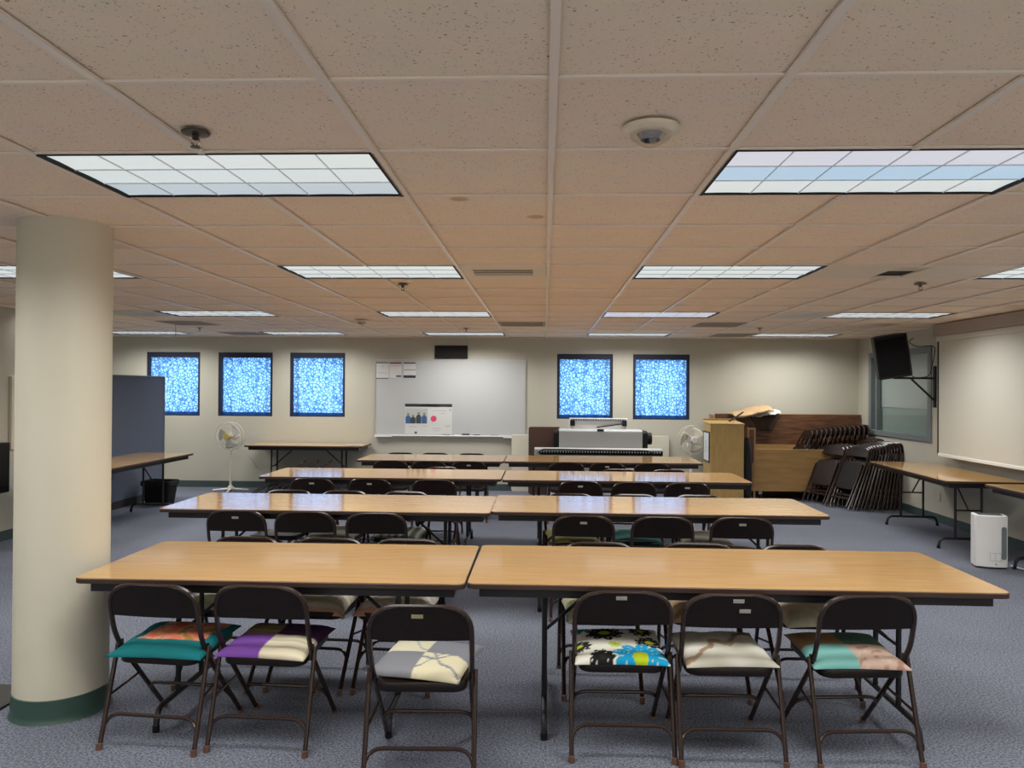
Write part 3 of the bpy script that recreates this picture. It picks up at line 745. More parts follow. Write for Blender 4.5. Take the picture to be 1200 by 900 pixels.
for ch in list(pristine.children):
    if ch.name.startswith('name_plate'): bpy.data.objects.remove(ch)
first_p = True
for row, side, fc, ya, lst in ROWS:
    for x, tbl, p_ in lst:
        o = pristine if first_p else copy_tree(chair0_src)
        if first_p: chair0_src = pristine; first_p = False
        for ch in list(o.children):
            if ch.name.startswith('name_plate'): bpy.data.objects.remove(ch)
        o.location = (x, ya - back_y(CH) * fc + random.uniform(-0.015, 0.015), 0)
        o.rotation_euler = (0, 0, (0 if fc > 0 else math.pi) + R(random.uniform(-3, 3)))
        tag(o, L4(row, tbl, side, POS[p_]), 'chair', GN); seats[(row, side, tbl, p_)] = o
for k in PLATED: name_plate(seats[k], 0.0 if k[1] == 'near' else 0.0, 0.695)

cushion(near1[0], coral, 'teal seat cushion with coral floral middle, on chair beside the column', 44, 0.43, R(3), -0.02)
cushion(near1[1], patch((0.16, 0.06, 0.30), lambda u, v: CREAM if math.sin(v * 20) > -0.5 else (0.45, 0.40, 0.3), lambda u, v: (0.22, 0.16, 0.085) if math.sin(v * 22) > -0.3 else (0.3, 0.23, 0.14), (0.06, 0.022, 0.075)), 'purple, cream and tan patchwork seat cushion in the front row', 40, 0.41, R(-2), -0.015)
cushion(near1[2], patch((0.19, 0.195, 0.22), branches((0.58, 0.54, 0.38), (0.2, 0.22, 0.26)), branches((0.60, 0.57, 0.42), (0.35, 0.36, 0.36)), (0.20, 0.21, 0.24)), 'grey and cream patchwork cushion turned askew on the pulled out chair', 48, 0.405, R(-13), 0.035, dx=0.0)
cushion(near1[3], flowers, 'white seat cushion with black, lime and blue flowers in the front row', 64, 0.41, 0, -0.01)
cushion(near1[4], marble, 'off white seat cushion with brown streaks in the front row', 36, 0.40, R(3), 0.0)
cushion(near1[5], patch((0.18, 0.42, 0.39), floral((0.50, 0.36, 0.29), [(0.35, 0.2, 0.15), (0.55, 0.45, 0.38)], 5), (0.32, 0.20, 0.10), (0.09, 0.17, 0.13)), 'turquoise, pink, tan and green patchwork seat cushion at far right of front row', 40, 0.41, R(-4), 0.0)
CUSH = [(('front', 'far', 'left', 0), floral((0.56, 0.62, 0.42), [(0.66, 0.68, 0.55), (0.5, 0.57, 0.36)]), 'pale green seat cushion'),
        (('front', 'far', 'left', 1), lambda u, v: (0.60, 0.36, 0.24) if v > 0.88 else ((0.66, 0.63, 0.52) if math.sin(v * 16) > -0.4 else (0.5, 0.5, 0.42)), 'cream striped seat cushion with peach edge'),
        (('front', 'far', 'left', 2), lambda u, v: (0.55, 0.30, 0.20) if (u > 0.8 or v > 0.92) else ((0.70, 0.67, 0.58) if math.sin(u * 19) * math.sin(v * 17) > -0.3 else (0.55, 0.52, 0.44)), 'white quilted seat cushion with peach border'),
        (('front', 'far', 'right', 0), branches((0.60, 0.58, 0.40), (0.25, 0.28, 0.12)), 'pale yellow seat cushion with green sprigs'),
        (('front', 'far', 'right', 1), floral((0.55, 0.36, 0.22), [(0.42, 0.36, 0.2), (0.6, 0.52, 0.38)]), 'peach and beige floral seat cushion'),
        (('front', 'far', 'right', 2), plain((0.68, 0.62, 0.46), 0.2, 5), 'cream tufted seat cushion'),
        (('second', 'near', 'left', 0), plain((0.025, 0.06, 0.075)), 'dark slate seat cushion'),
        (('second', 'near', 'left', 1), floral((0.02, 0.07, 0.06), [(0.05, 0.14, 0.11), (0.01, 0.02, 0.02)]), 'dark green floral seat cushion'),
        (('second', 'near', 'left', 2), stripes((0.45, 0.46, 0.42), (0.06, 0.10, 0.09), 22), 'dark seat cushion with pale ruffled stripes'),
        (('second', 'near', 'right', 0), floral((0.36, 0.26, 0.10), [(0.45, 0.40, 0.14), (0.3, 0.2, 0.08)]), 'mustard floral seat cushion'),
        (('second', 'near', 'right', 1), plain((0.045, 0.15, 0.125)), 'teal green seat cushion'),
        (('second', 'near', 'right', 2), plain((0.26, 0.15, 0.115)), 'dusty brown pink seat cushion'),
        (('second', 'far', 'left', 1), plain((0.36, 0.38, 0.33)), 'pale grey green seat cushion'),
        (('second', 'far', 'left', 2), stripes((0.58, 0.58, 0.54), (0.12, 0.15, 0.14), 20), 'white and grey striped seat cushion'),
        (('second', 'far', 'right', 0), plain((0.42, 0.40, 0.14)), 'olive yellow seat cushion'),
        (('second', 'far', 'right', 1), plain((0.09, 0.28, 0.26)), 'turquoise seat cushion'),
        (('second', 'far', 'right', 2), plain((0.45, 0.42, 0.36)), 'pale beige seat cushion'),
        (('third', 'near', 'left', 1), plain((0.25, 0.36, 0.34)), 'pale aqua seat cushion'),
        (('third', 'near', 'left', 2), plain((0.45, 0.34, 0.24)), 'peach beige seat cushion'),
        (('third', 'near', 'right', 0), plain((0.46, 0.44, 0.22)), 'pale yellow seat cushion'),
        (('third', 'near', 'right', 1), plain((0.42, 0.10, 0.09)), 'coral red seat cushion'),
        (('third', 'near', 'right', 2), plain((0.34, 0.12, 0.12)), 'rose seat cushion')]
for key, pf, lb in CUSH:
    cushion(seats[key], pf, '%s on %s chair, %s side of %s-row %s table' % (lb, POS[key[3]], key[1], key[0], key[2]), 30 if key[0] == 'front' else 18, 0.40, R(random.uniform(-6, 6)), random.uniform(-0.01, 0.03), thick=0.062 if key[:2] == ('front', 'far') else 0.036)

# ------------------------------------------------------------------ folded chairs
def make_folded():
    t = thing('folded_chair', 'x', 'folded chair')
    Hh = 0.93
    MB().tube(fillet([(-0.204, 0, 0.012), (-HW, 0, 0.5), (-HW, 0.0, Hh), (HW, 0.0, Hh), (HW, 0, 0.5), (0.204, 0, 0.012)], [0.05, 0.13, 0.13, 0.05], 5), 0.0115, 6).build('back_frame', 'chair_tube', t)
    back_panel(MB(), Hh - 0.135, Hh + 0.003, lambda z: 0.0, hw=HW).build('backrest', 'chair_brown', t, angle=50)
    MB().prism(rrect(-0.18, 0.18, 0.30, 0.70, 0.06), -0.018, 0.008, 'y').build('seat', 'chair_brown', t, bevel=0.006)
    for s in (-1, 1): MB().tube([(s * 0.186, -0.030, 0.05), (s * 0.190, -0.024, 0.62)], 0.0105, 6).build('rear_leg', 'chair_tube', t)
    for z, y in ((0.16, -0.028), (0.22, 0.0)): MB().tube([(-0.19, y, z), (0.19, y, z)], 0.008, 6).build('stretcher', 'chair_tube', t)
    return t
fold0 = make_folded(); fu = [False]
def folded(x, y, z, tilt, rz, label, group):
    o = copy_tree(fold0) if fu[0] else fold0
    fu[0] = True
    o.location = (x, y, z); o.rotation_euler = (R(-tilt), 0, R(rz)); tag(o, label, 'folded chair', group); return o
ORD = ['first', 'second', 'third', 'fourth', 'fifth', 'sixth', 'seventh', 'eighth', 'ninth', 'tenth', 'eleventh', 'twelfth', 'thirteenth']
la = 'folded brown chair, %s from left in the row leaning to the right wall'
for k in range(13):
    f_ = k / 12
    folded(4.06 + 0.70 * f_, 10.80 + 0.10 * f_ + random.uniform(-0.01, 0.01), 0.0, 25 - 18 * f_, -68 + 6 * f_ + random.uniform(-3, 3), la % ORD[k], 'folded chairs leaning against the right wall')
lb = 'folded brown chair, %s from left leaning between plywood bin and right wall row'
lb2 = 'folded brown chair, %s from left at the back behind the right wall row'
for k in range(4): folded(3.88 + 0.075 * k, 11.22 + 0.02 * k, 0.0, 27 - k, -62, lb % ORD[k], 'folded chairs leaning behind the right wall row')
for k in range(5): folded(4.38 + 0.07 * k, 11.27, 0.03, 18 - 2 * k, -84, lb2 % ORD[k], 'folded chairs leaning behind the right wall row')
lc = 'folded brown chair, %s from left standing inside the low plywood bin'
for k in range(13):
    f_ = k / 12
    folded(3.60 + 1.10 * f_, 11.80, 0.20, 27 - 19 * f_, -88 + random.uniform(-2, 2), lc % ORD[k], 'folded chairs standing in the plywood bin')
ld_ = 'folded brown chair, %s from left slumped under the back wall table'
for k in range(3): folded(-4.42 + 0.2 * k, 11.46, 0.0, 57, -80, ld_ % ORD[k], 'folded chairs under the back wall table')

# plywood bin
bn = thing('chair_bin', 'low tan plywood bin on casters in front of the dark wood board', 'bin', (3.85, 11.80, 0))
box(-0.745, 0.745, -0.265, -0.245, 0.14, 0.766).build('front_panel', 'ply', bn, smooth=False, bevel=0.002)
box(-0.745, 0.745, 0.245, 0.265, 0.14, 0.80).build('back_panel', 'ply', bn, smooth=False, bevel=0.002)
box(-0.745, -0.725, -0.245, 0.245, 0.14, 0.70).build('end_panel', 'ply', bn, smooth=False)
box(0.725, 0.745, -0.245, 0.245, 0.14, 0.70).build('end_panel', 'ply', bn, smooth=False)
box(-0.725, 0.725, -0.245, 0.245, 0.14, 0.18).build('bottom', 'ply', bn, smooth=False)
for sx_ in (-0.62, 0.62):
    for sy_ in (-0.2, 0.2):
        MB().prism(circ(sy_, 0.05, 0.05, 16), sx_ - 0.015, sx_ + 0.015, 'x').build('caster', 'dark_plastic', bn)
        box(sx_ - 0.025, sx_ + 0.025, sy_ - 0.025, sy_ + 0.025, 0.09, 0.14).build('caster_mount', 'steel', bn, smooth=False)
# tall dark board behind
tb2 = thing('wood_board', 'long dark brown wood grain board standing against the back wall', 'board', (3.80, 12.15, 0))
box(-1.12, 1.12, -0.02, 0.02, 0, 1.262).build('face', 'dark_wood', tb2, smooth=False, bevel=0.003)
box(-1.12, 1.12, -0.022, 0.022, 1.262, 1.272).build('edge_band', 'wood_light', tb2, smooth=False)
o = box(-0.05, 0.05, -0.015, 0.015, 0, 1.10).build('narrow_board', 'dark_wood', loc=(4.87, 11.97, 0), smooth=False, bevel=0.003); tag(o, 'narrow brown board standing in the corner beside the folded chairs', 'board')

# ------------------------------------------------------------------ lectern group
lc_ = thing('lectern', 'tan wooden lectern with a framed notice on its left side', 'lectern', (2.60, 11.0, 0))
box(-0.235, 0.235, 0.0, 0.02, 0.05, 1.142).build('front_panel', 'lectern_wood', lc_, smooth=False, bevel=0.003)
box(-0.235, -0.215, 0.02, 0.50, 0.0, 1.150).build('side_panel', 'lectern_wood', lc_, smooth=False, bevel=0.003)
box(0.215, 0.235, 0.02, 0.50, 0.0, 1.110).build('side_panel', 'lectern_wood', lc_, smooth=False, bevel=0.003)
box(-0.215, 0.215, 0.05, 0.50, 0.60, 0.62).build('shelf', 'lectern_wood', lc_, smooth=False)
tp = box(-0.245, 0.245, 0.0, 0.53, -0.01, 0.012).build('top', 'lectern_wood', lc_, (0, -0.005, 1.15), smooth=False, bevel=0.004); tp.rotation_euler = (R(3), 0, 0)
box(-0.245, 0.245, 0.5, 0.53, 0.012, 0.035).build('lip', 'lectern_wood', tp, smooth=False)
box(-0.225, 0.225, 0.02, 0.48, 0.0, 0.05).build('plinth', 'lectern_wood', lc_, smooth=False)
nf = thing('framed_notice', 'dark framed white notice on the left side of the lectern', 'notice', (2.364, 11.245, 0.60))
MB().box(-0.012, 0, -0.20, 0.20, 0, 0.02).box(-0.012, 0, -0.20, 0.20, 0.42, 0.44).box(-0.012, 0, -0.20, -0.175, 0.02, 0.42).box(-0.012, 0, 0.175, 0.20, 0.02, 0.42).build('frame', 'print_dark', nf, smooth=False)
box(-0.008, -0.001, -0.175, 0.175, 0.02, 0.42).build('paper', 'paper', nf, smooth=False)
for k, (a, c, z) in enumerate([(-0.02, 0.10, 0.29), (-0.06, 0.10, 0.26), (-0.03, 0.08, 0.23), (-0.08, 0.10, 0.20), (-0.01, 0.09, 0.17), (-0.05, 0.10, 0.14)]):
    box(-0.0095, -0.008, a, c, z, z + 0.013).build('print_line', 'paper_grey', nf, smooth=False)
# black bag hung on the lectern's right
mb = MB()
def bagf(u, v):
    a = 2 * math.pi * u; w_ = 0.062 * (0.55 + 0.6 * math.sin(math.pi * min(1, v * 1.05)) ** 0.6); d_ = 0.12 * (0.6 + 0.5 * math.sin(math.pi * v) ** 0.5)
    return (w_ * math.cos(a) * (1 + 0.12 * nz(math.cos(a), v * 3, 2, 5)), d_ * math.sin(a), v * 0.95)
mb.grid(bagf, 20, 12); mb.f.append(tuple(range(19, -1, -1)))
bg = mb.build('bag', 'black_cloth', loc=(2.915, 11.16, 0.0), angle=80)
tag(bg, 'black cloth bag slumped upright between the lectern and plywood bin', 'bag')
pf_ = thing('wooden_frame', 'slim light wood frame standing between lectern and plywood bin', 'frame', (3.035, 11.36, 0))
for dx in (-0.045, 0.045): box(dx - 0.012, dx + 0.012, -0.012, 0.012, 0, 1.09).build('upright', 'wood_light', pf_, smooth=False)
box(-0.033, 0.033, -0.010, 0.010, 1.06, 1.085).build('cross_rail', 'wood_light', pf_, smooth=False)
box(-0.033, 0.033, -0.010, 0.010, 0.55, 0.575).build('cross_rail', 'wood_light', pf_, smooth=False)
box(-0.033, 0.033, -0.004, 0.004, 0.575, 1.06).build('infill', 'dark_wood', pf_, smooth=False)
# box and papers on it
def sheet(name, m, loc, sx_, sy_, rot, crump, label, cat, th=0.006, seed=1.0):
    mb = MB()
    def f1(dz): return lambda u, v: ((u - .5) * sx_, (v - .5) * sy_, dz + crump * nz(u, v, 3, seed) + crump * 0.6 * nz(u, v, 8, seed))
    n = 14; mb.grid(f1(th), n, n); k = (n + 1) ** 2; mb.grid(f1(0), n, n); h_ = n * n; mb.f[h_:] = [tuple(reversed(f)) for f in mb.f[h_:]]
    W = n + 1; ring = [i for i in range(W)] + [W * j + n for j in range(1, W)] + [n * W + i for i in range(n - 1, -1, -1)] + [W * j for j in range(n - 1, 0, -1)]
    for q in range(len(ring)): a, b2 = ring[q], ring[(q + 1) % len(ring)]; mb.f.append((a, a + k, b2 + k, b2))
    o = mb.build(name, m, loc=loc, angle=30); o.rotation_euler = rot; tag(o, label, cat); return o
sheet('cardboard_sheet', 'cardboard', (3.20, 12.02, 1.30), 0.60, 0.34, (R(12), R(-12), R(8)), 0.035, 'bent tan cardboard sheet on top of the pile behind lectern', 'cardboard', 0.02)
sheet('crumpled_paper', 'paper', (3.42, 12.02, 1.285), 0.42, 0.26, (R(14), R(-7), R(-6)), 0.05, 'crumpled white paper hanging over the pile behind lectern', 'paper', 0.005, 6.0)
def drape(u, v):
    half = 0.25 * (1 - 0.62 * v); return ((u - 0.5) * 2 * half + 0.03 * v, -0.012 - 0.025 * v + 0.012 * math.sin(u * 14) * v, -0.27 * v)
o = MB().grid(drape, 20, 8).build('draped_cloth', 'dark_box', loc=(3.42, 12.12, 1.278)); sm = o.modifiers.new('solid', 'SOLIDIFY'); sm.thickness = 0.006
tag(o, 'dark brown cloth hanging from the board edge below the papers', 'cloth')
o = MB().tube([(2.70, 11.30, 1.185), (3.05, 11.90, 1.30)], 0.012, 8).build('black_rod', 'dark_plastic'); tag(o, 'black rod slanting from the lectern top to the pile', 'rod')
wp = thing('loose_lumber', 'short light wood slats standing left of the dark wood board', 'wood', (2.63, 12.16, 0))
for k in range(2): box(-0.035 + k * 0.042, -0.002 + k * 0.042, -0.02, 0.02, 0, 1.255 - 0.01 * k).build('plank', 'wood_light', wp, smooth=False, bevel=0.002)

# ------------------------------------------------------------------ plotter group
pl = thing('plotter', 'grey wide format plotter on a stand below the right windows', 'printer', (0.84, 11.60, 0))
def ext_x(outline, x0, x1): return MB().prism(outline, x0, x1, 'x')
ext_x(rrect(-0.20, 0.22, 0.70, 1.03, 0.03), -0.615, 0.615).build('body', 'grey_plastic', pl, bevel=0.006)
ext_x(rrect(-0.15, 0.18, 0.74, 1.015, 0.05), 0.617, 0.70).build('end_cap', 'dark_plastic', pl, bevel=0.01)
ext_x(circ(0.0, 0.90, 0.09, 20), 0.70, 0.775).build('roll_knob', 'dark_plastic', pl, bevel=0.01)
ext_x(rrect(-0.15, 0.18, 0.74, 1.015, 0.05), -0.70, -0.617).build('end_cap', 'dark_plastic', pl, bevel=0.01)
box(-0.055, 0.045, -0.205, -0.195, 1.012, 1.045).build('latch', 'dark_plastic', pl, smooth=False, bevel=0.003)
ext_x(rrect(-0.42, -0.20, 0.64, 0.772, 0.03), -0.98, 0.88).build('tray_housing', 'grey_plastic', pl, bevel=0.008)
trm = MB().tube(fillet([(-0.93, -0.43, 0.70), (-0.86, -0.432, 0.762), (0.66, -0.432, 0.752), (0.76, -0.43, 0.70)], 0.04), 0.008, 6); trm.build('tray_rail', 'dark_plastic', pl)
box(-0.90, 0.88, -0.428, -0.420, 0.68, 0.742).build('tray_screen', 'mesh_black', pl, smooth=False)
for k in range(44): box(-0.89 + k * 0.04, -0.872 + k * 0.04, -0.434, -0.428, 0.715, 0.735).build('tray_tooth', 'grey_plastic', pl, smooth=False)
for s in (-0.7, 0.65):
    box(s - 0.03, s + 0.03, -0.04, 0.04, 0.06, 0.70).build('leg', 'grey_plastic', pl, smooth=False, bevel=0.004)
    box(s - 0.035, s + 0.035, -0.33, 0.28, 0.03, 0.07).build('foot', 'grey_plastic', pl, smooth=False, bevel=0.004)
rr = thing('roll_holder', 'white rack with black serrated ends on top behind the plotter', 'rack', (0.84, 11.93, 0))
box(-0.45, 0.45, -0.02, 0.02, 0.0, 1.19).build('back_plate', 'white_plastic', rr, smooth=False, bevel=0.006)
box(-0.42, 0.42, -0.05, -0.02, 1.15, 1.175).build('rail', 'dark_plastic', rr, smooth=False)
for s in (-1, 1): box(s * 0.40 - 0.035, s * 0.40 + 0.035, -0.06, -0.02, 1.07, 1.16).build('end_block', 'dark_plastic', rr, smooth=False, bevel=0.004)
for k in range(22): box(-0.41 + k * 0.038, -0.393 + k * 0.038, -0.052, -0.05, 1.152, 1.172).build('tooth', 'paper_grey', rr, smooth=False)
MB().tube([(0.40, -0.06, 1.11), (-0.03, -0.06, 1.05)], 0.01, 6).build('brace', 'dark_plastic', rr)
bb = thing('brown_panel', 'dark brown rounded panel standing left behind the plotter', 'panel', (0.005, 11.88, 0))
MB().prism(rrect(-0.24, 0.24, 0, 1.045, 0.035), -0.012, 0.012, 'y').build('face', 'brown_board', bb, bevel=0.003)
MB().prism(rrect(-0.245, 0.245, -0.0, 1.05, 0.035), 0.012, 0.022, 'y').build('rim', 'edge_brown', bb)
cp = thing('cream_panel', 'long cream tabletop leaning upright against the wall behind plotter', 'panel', (0.73, 12.22, 0))
MB().prism(rrect(-1.245, 1.245, 0, 0.905, 0.03), -0.016, 0.016, 'y').build('face', 'cream_plastic', cp, bevel=0.004)
MB().prism(rrect(-1.25, 1.25, -0.0, 0.915, 0.03), 0.016, 0.024, 'y').build('rim', 'aluminium', cp)

# ------------------------------------------------------------------ whiteboard wall
wb = thing('whiteboard', 'large white marker board with tray on the back wall', 'whiteboard', (-1.515, YB, 0.88))
box(-1.205, 1.205, -0.018, -0.002, 0.02, 1.205).build('surface', 'white_board', wb, smooth=False)
fr = MB().box(-1.22, -1.205, -0.024, 0, 0.0, 1.22).box(1.205, 1.22, -0.024, 0, 0.0, 1.22).box(-1.205, 1.205, -0.024, 0, 1.205, 1.22).box(-1.205, 1.205, -0.024, 0, 0, 0.02)
fr.build('frame', 'aluminium', wb, smooth=False)
MB().prism([(-0.062, -0.010), (-0.058, 0.006), (-0.050, -0.002), (0.0, -0.002), (0.0, -0.03), (-0.03, -0.03)], -1.20, 1.00, 'x').build('tray', 'white_plastic', wb, smooth=False)
box(-1.215, -0.93, -0.066, -0.045, -0.032, 0.004).build('tray_cap', 'white_plastic', wb, smooth=False)
box(0.86, 1.0, -0.066, -0.045, -0.032, 0.004).build('tray_cap', 'white_plastic', wb, smooth=False)
for x, wd, lab in ((-1.255, 0.12, 'black felt eraser lying on the whiteboard tray'), (-1.08, 0.11, 'grey felt eraser at right on the whiteboard tray')):
    e = thing('eraser', lab, 'eraser', (x, YB - 0.040, 0.878)); box(-wd/2, wd/2, -0.012, 0.020, 0.0, 0.018).build('felt', 'ink', e, smooth=False); box(-wd/2, wd/2, -0.012, 0.020, 0.018, 0.032).build('back', 'print_dark' if x < -1.2 else 'paper_grey', e, smooth=False, bevel=0.003)
for x, mk, cl_ in ((-1.56, 'ink', 'black'), (-1.40, 'paper', 'white'), (-0.78, 'print_blue', 'blue')):
    e = thing('marker', '%s marker lying on the whiteboard tray' % cl_, 'marker', (x, YB - 0.042, 0.886), R(90))
    MB().tube([(0, -0.05, 0), (0, 0.05, 0)], 0.008, 8).build('barrel', mk, e); MB().tube([(0, 0.05, 0), (0, 0.07, 0)], 0.009, 8).build('cap', 'ink', e)
yp = YB - 0.0195
def sheet_flat(name, x0, x1, z0, z1, label, m='paper'):
    o = thing(name, label, 'poster', ((x0 + x1) / 2, yp, z0)); box(x0 - (x0+x1)/2, x1 - (x0+x1)/2, -0.0015, 0, 0, z1 - z0).build('paper', m, o, smooth=False); return o
def bit(o, x0, x1, z0, z1, m, n='print_bar'):
    cx = o.location.x; box(x0 - cx, x1 - cx, -0.0022, -0.0014, z0 - o.location.z, z1 - o.location.z).build(n, m, o, smooth=False)
a = sheet_flat('notice_sheet', -2.715, -2.512, 1.785, 2.05, 'left paper notice with grey header at the whiteboard top'); bit(a, -2.715, -2.512, 2.035, 2.05, 'print_dark'); bit(a, -2.70, -2.53, 1.875, 1.885, 'paper_grey'); bit(a, -2.715, -2.512, 1.785, 1.797, 'print_dark'); bit(a, -2.62, -2.60, 1.97, 1.985, 'paper_grey')
a = sheet_flat('notice_sheet', -2.498, -2.304, 1.80, 2.05, 'middle paper notice with red header at the whiteboard top'); bit(a, -2.498, -2.304, 2.025, 2.05, 'ink_red'); bit(a, -2.49, -2.31, 1.985, 1.998, 'paper_grey'); bit(a, -2.39, -2.31, 1.815, 1.84, 'print_dark')
a = sheet_flat('notice_sheet', -2.27, -2.075, 1.795, 2.05, 'right paper notice with dark bars at the whiteboard top'); bit(a, -2.27, -2.075, 2.03, 2.05, 'print_dark'); bit(a, -2.27, -2.075, 1.927, 1.935, 'print_dark'); bit(a, -2.27, -2.075, 1.80, 1.842, 'print_dark'); bit(a, -2.22, -2.10, 1.815, 1.826, 'paper_grey')
a = sheet_flat('poster', -2.242, -1.48, 0.90, 1.384, 'large white poster with photo of four people and pink disc')
bit(a, -2.242, -1.48, 1.335, 1.384, 'ink'); bit(a, -2.02, -1.70, 1.353, 1.366, 'paper_grey', 'headline')
bit(a, -2.235, -1.875, 1.065, 1.31, 'pale_grey_green', 'photo'); 
cx = a.location.x; cz = a.location.z
for k, (dx, mt, hh) in enumerate([(-2.19, 'print_blue', 0.17), (-2.11, 'print_dark', 0.14), (-2.02, 'print_dark', 0.19), (-1.93, 'print_blue', 0.18)]):
    MB().prism([(dx - cx - 0.04, 1.068 - cz), (dx - cx + 0.04, 1.068 - cz), (dx - cx + 0.043, 1.068 - cz + hh * 0.55), (dx - cx + 0.018, 1.068 - cz + hh * 0.75), (dx - cx - 0.018, 1.068 - cz + hh * 0.75), (dx - cx - 0.043, 1.068 - cz + hh * 0.55)], -0.0034, -0.0024, 'y').build('printed_figure', mt, a, smooth=False)
    MB().prism(circ(dx - cx, 1.068 - cz + hh * 0.87, 0.018, 14), -0.0034, -0.0024, 'y').build('printed_head', 'skin_print', a, smooth=False)
MB().prism(circ(-1.778 - cx, 1.146 - cz, 0.048, 24), -0.003, -0.002, 'y').build('pink_disc', 'pink', a, smooth=False)
for x0_, x1_, z_ in ((-1.80, -1.56, 1.27), (-1.66, -1.60, 1.225), (-1.80, -1.66, 0.985), (-1.78, -1.68, 0.95), (-1.60, -1.50, 1.03), (-1.58, -1.52, 1.01), (-1.96, -1.90, 1.02), (-2.18, -2.05, 1.01)): bit(a, x0_, x1_, z_, z_ + 0.01, 'paper_grey', 'print_line')
bit(a, -1.53, -1.495, 1.27, 1.31, 'paper_grey', 'print_mark'); bit(a, -2.085, -2.045, 0.905, 0.935, 'print_dark', 'print_mark')
dk = thing('wall_display', 'black rectangular wall display above the whiteboard', 'display', (-1.501, YB, 2.12))
box(-0.265, 0.265, -0.05, 0, 0, 0.205).build('case', 'dark_plastic', dk, smooth=False, bevel=0.006); box(-0.24, 0.24, -0.053, -0.05, 0.025, 0.18).build('screen', 'black_trim', dk, smooth=False)

# ------------------------------------------------------------------ fans
def fan(x, y, zc, label, rz, hub='yellow_plastic', body='cream_plastic', blade='grey_plastic'):
    t = thing('pedestal_fan', label, 'fan', (x, y, 0), rz, 'pedestal fans')
    for k in range(2):
        a = math.pi / 2 * k + 0.35
        MB().tube([(-0.27 * math.cos(a), -0.27 * math.sin(a), 0.012), (0, 0, 0.03), (0.27 * math.cos(a), 0.27 * math.sin(a), 0.012)], [0.012, 0.02, 0.012], 8).build('base_leg', 'white_plastic', t)
    MB().lathe([(0.05, 0.02), (0.045, 0.06), (0.02, 0.09)], n=16).build('base_hub', body, t)
    MB().lathe([(0.021, 0.08), (0.021, zc * 0.62), (0.015, zc * 0.62), (0.015, zc - 0.06)], n=14).build('pole', body, t)
    MB().lathe([(0.022, zc * 0.60), (0.022, zc * 0.64)], n=14).build('collar', body, t)
    mm = MB().prism(circ(0, zc, 0.062, 20), 0.02, 0.16, 'y'); mm.box(-0.03, 0.03, 0.03, 0.11, zc - 0.12, zc - 0.04); mm.build('motor', body, t, bevel=0.01)
    Rf = 0.218
    for yy, bow in ((-0.10, -0.03), (0.0, 0.03)):
        mb = MB()
        for rr_, yo in ((Rf, 0), (Rf * 0.72, bow * 0.6), (Rf * 0.45, bow * 0.9)):
            pts = [(rr_ * math.cos(2*math.pi*q/36), yy + yo, zc + rr_ * math.sin(2*math.pi*q/36)) for q in range(37)]
            mb.tube(pts, 0.006 if rr_ == Rf else 0.0025, 5, caps=False)
        for q in range(40):
            an = 2 * math.pi * q / 40
            mb.tube([(0.04 * math.cos(an), yy + bow, zc + 0.04 * math.sin(an)), (Rf * 0.6 * math.cos(an), yy + bow * 0.75, zc + Rf * 0.6 * math.sin(an)), (Rf * math.cos(an), yy, zc + Rf * math.sin(an))], 0.0018, 4, caps=False)
        mb.build('cage', 'cream_plastic', t)
    MB().prism(circ(0, zc, 0.05, 24), -0.142, -0.125, 'y').build('badge', hub, t, bevel=0.004)
    MB().prism(circ(0, zc, 0.036, 20), -0.10, 0.02, 'y').build('hub', hub, t)
    for q in range(3):
        a0 = 2 * math.pi * q / 3 + 0.5
        def bf(u, v, a0=a0):
            r_ = 0.035 + 0.155 * v; an = a0 + (u - 0.5) * (0.75 + 0.5 * v) + 0.4 * v
            return (r_ * math.cos(an), -0.05 + (u - 0.5) * 0.05, zc + r_ * math.sin(an))
        mb = MB().grid(bf, 8, 8); o = mb.build('blade', blade, t); s_ = o.modifiers.new('solid', 'SOLIDIFY'); s_.thickness = 0.003
fan(-4.93, 11.88, 0.862, 'cream pedestal fan with yellow hub at the back wall, left of table', R(-8))
fan(2.275, 11.98, 0.867, 'white pedestal fan half hidden behind the lectern', R(12), 'white_plastic', 'white_plastic', 'cream_plastic')
o = MB().tube(fillet([(-4.93, 11.93, 0.70), (-4.80, 12.1, 0.62), (-4.62, 12.24, 0.30), (-4.5, 12.265, 0.12)], 0.1), 0.004, 6).build('fan_cord', 'cream_plastic'); tag(o, 'thin cord running from left pedestal fan to the wall', 'cord')

# ------------------------------------------------------------------ left side
pt = thing('partition', 'blue grey fabric partition panel standing left of the windows', 'partition', (-5.705, 9.72, 0))
box(-0.025, 0.025, -1.50, 1.50, 0.10, 1.772).build('panel', 'partition_blue', pt, smooth=False, bevel=0.004)
box(-0.03, 0.03, -1.51, 1.51, 1.772, 1.787).build('top_cap', 'frame_grey', pt, smooth=False)
box(-0.032, 0.032, 1.50, 1.515, 0.0, 1.787).build('end_cap', 'frame_grey', pt, smooth=False)
box(-0.03, 0.03, -1.51, 1.50, 0.0, 0.10).build('kick_rail', 'ink', pt, smooth=False)
bn2 = thing('waste_bin', 'black plastic waste bin under the table by the partition', 'bin', (-5.32, 10.42, 0))
def rr_ring(s, z): return [(x * s, y * s, z) for x, y in rrect(-0.20, 0.20, -0.15, 0.15, 0.04)]
mb = MB(); lv = [(0.78, 0.0), (0.98, 0.30), (1.04, 0.30), (1.04, 0.325), (0.96, 0.325), (0.76, 0.02)]
for s_, z in lv: mb.v += rr_ring(s_, z)
k = len(rr_ring(1, 0))
for a in range(len(lv) - 1):
    for i in range(k): mb.f.append((a*k + i, a*k + (i+1) % k, (a+1)*k + (i+1) % k, (a+1)*k + i))
mb.f.append(tuple(range(k-1, -1, -1))); mb.f.append(tuple(range((len(lv)-1)*k, len(lv)*k)))
mb.build('tub', 'dark_plastic', bn2)
lnr = MB(); lv = [(1.055, 0.27), (1.06, 0.33), (1.0, 0.335)]
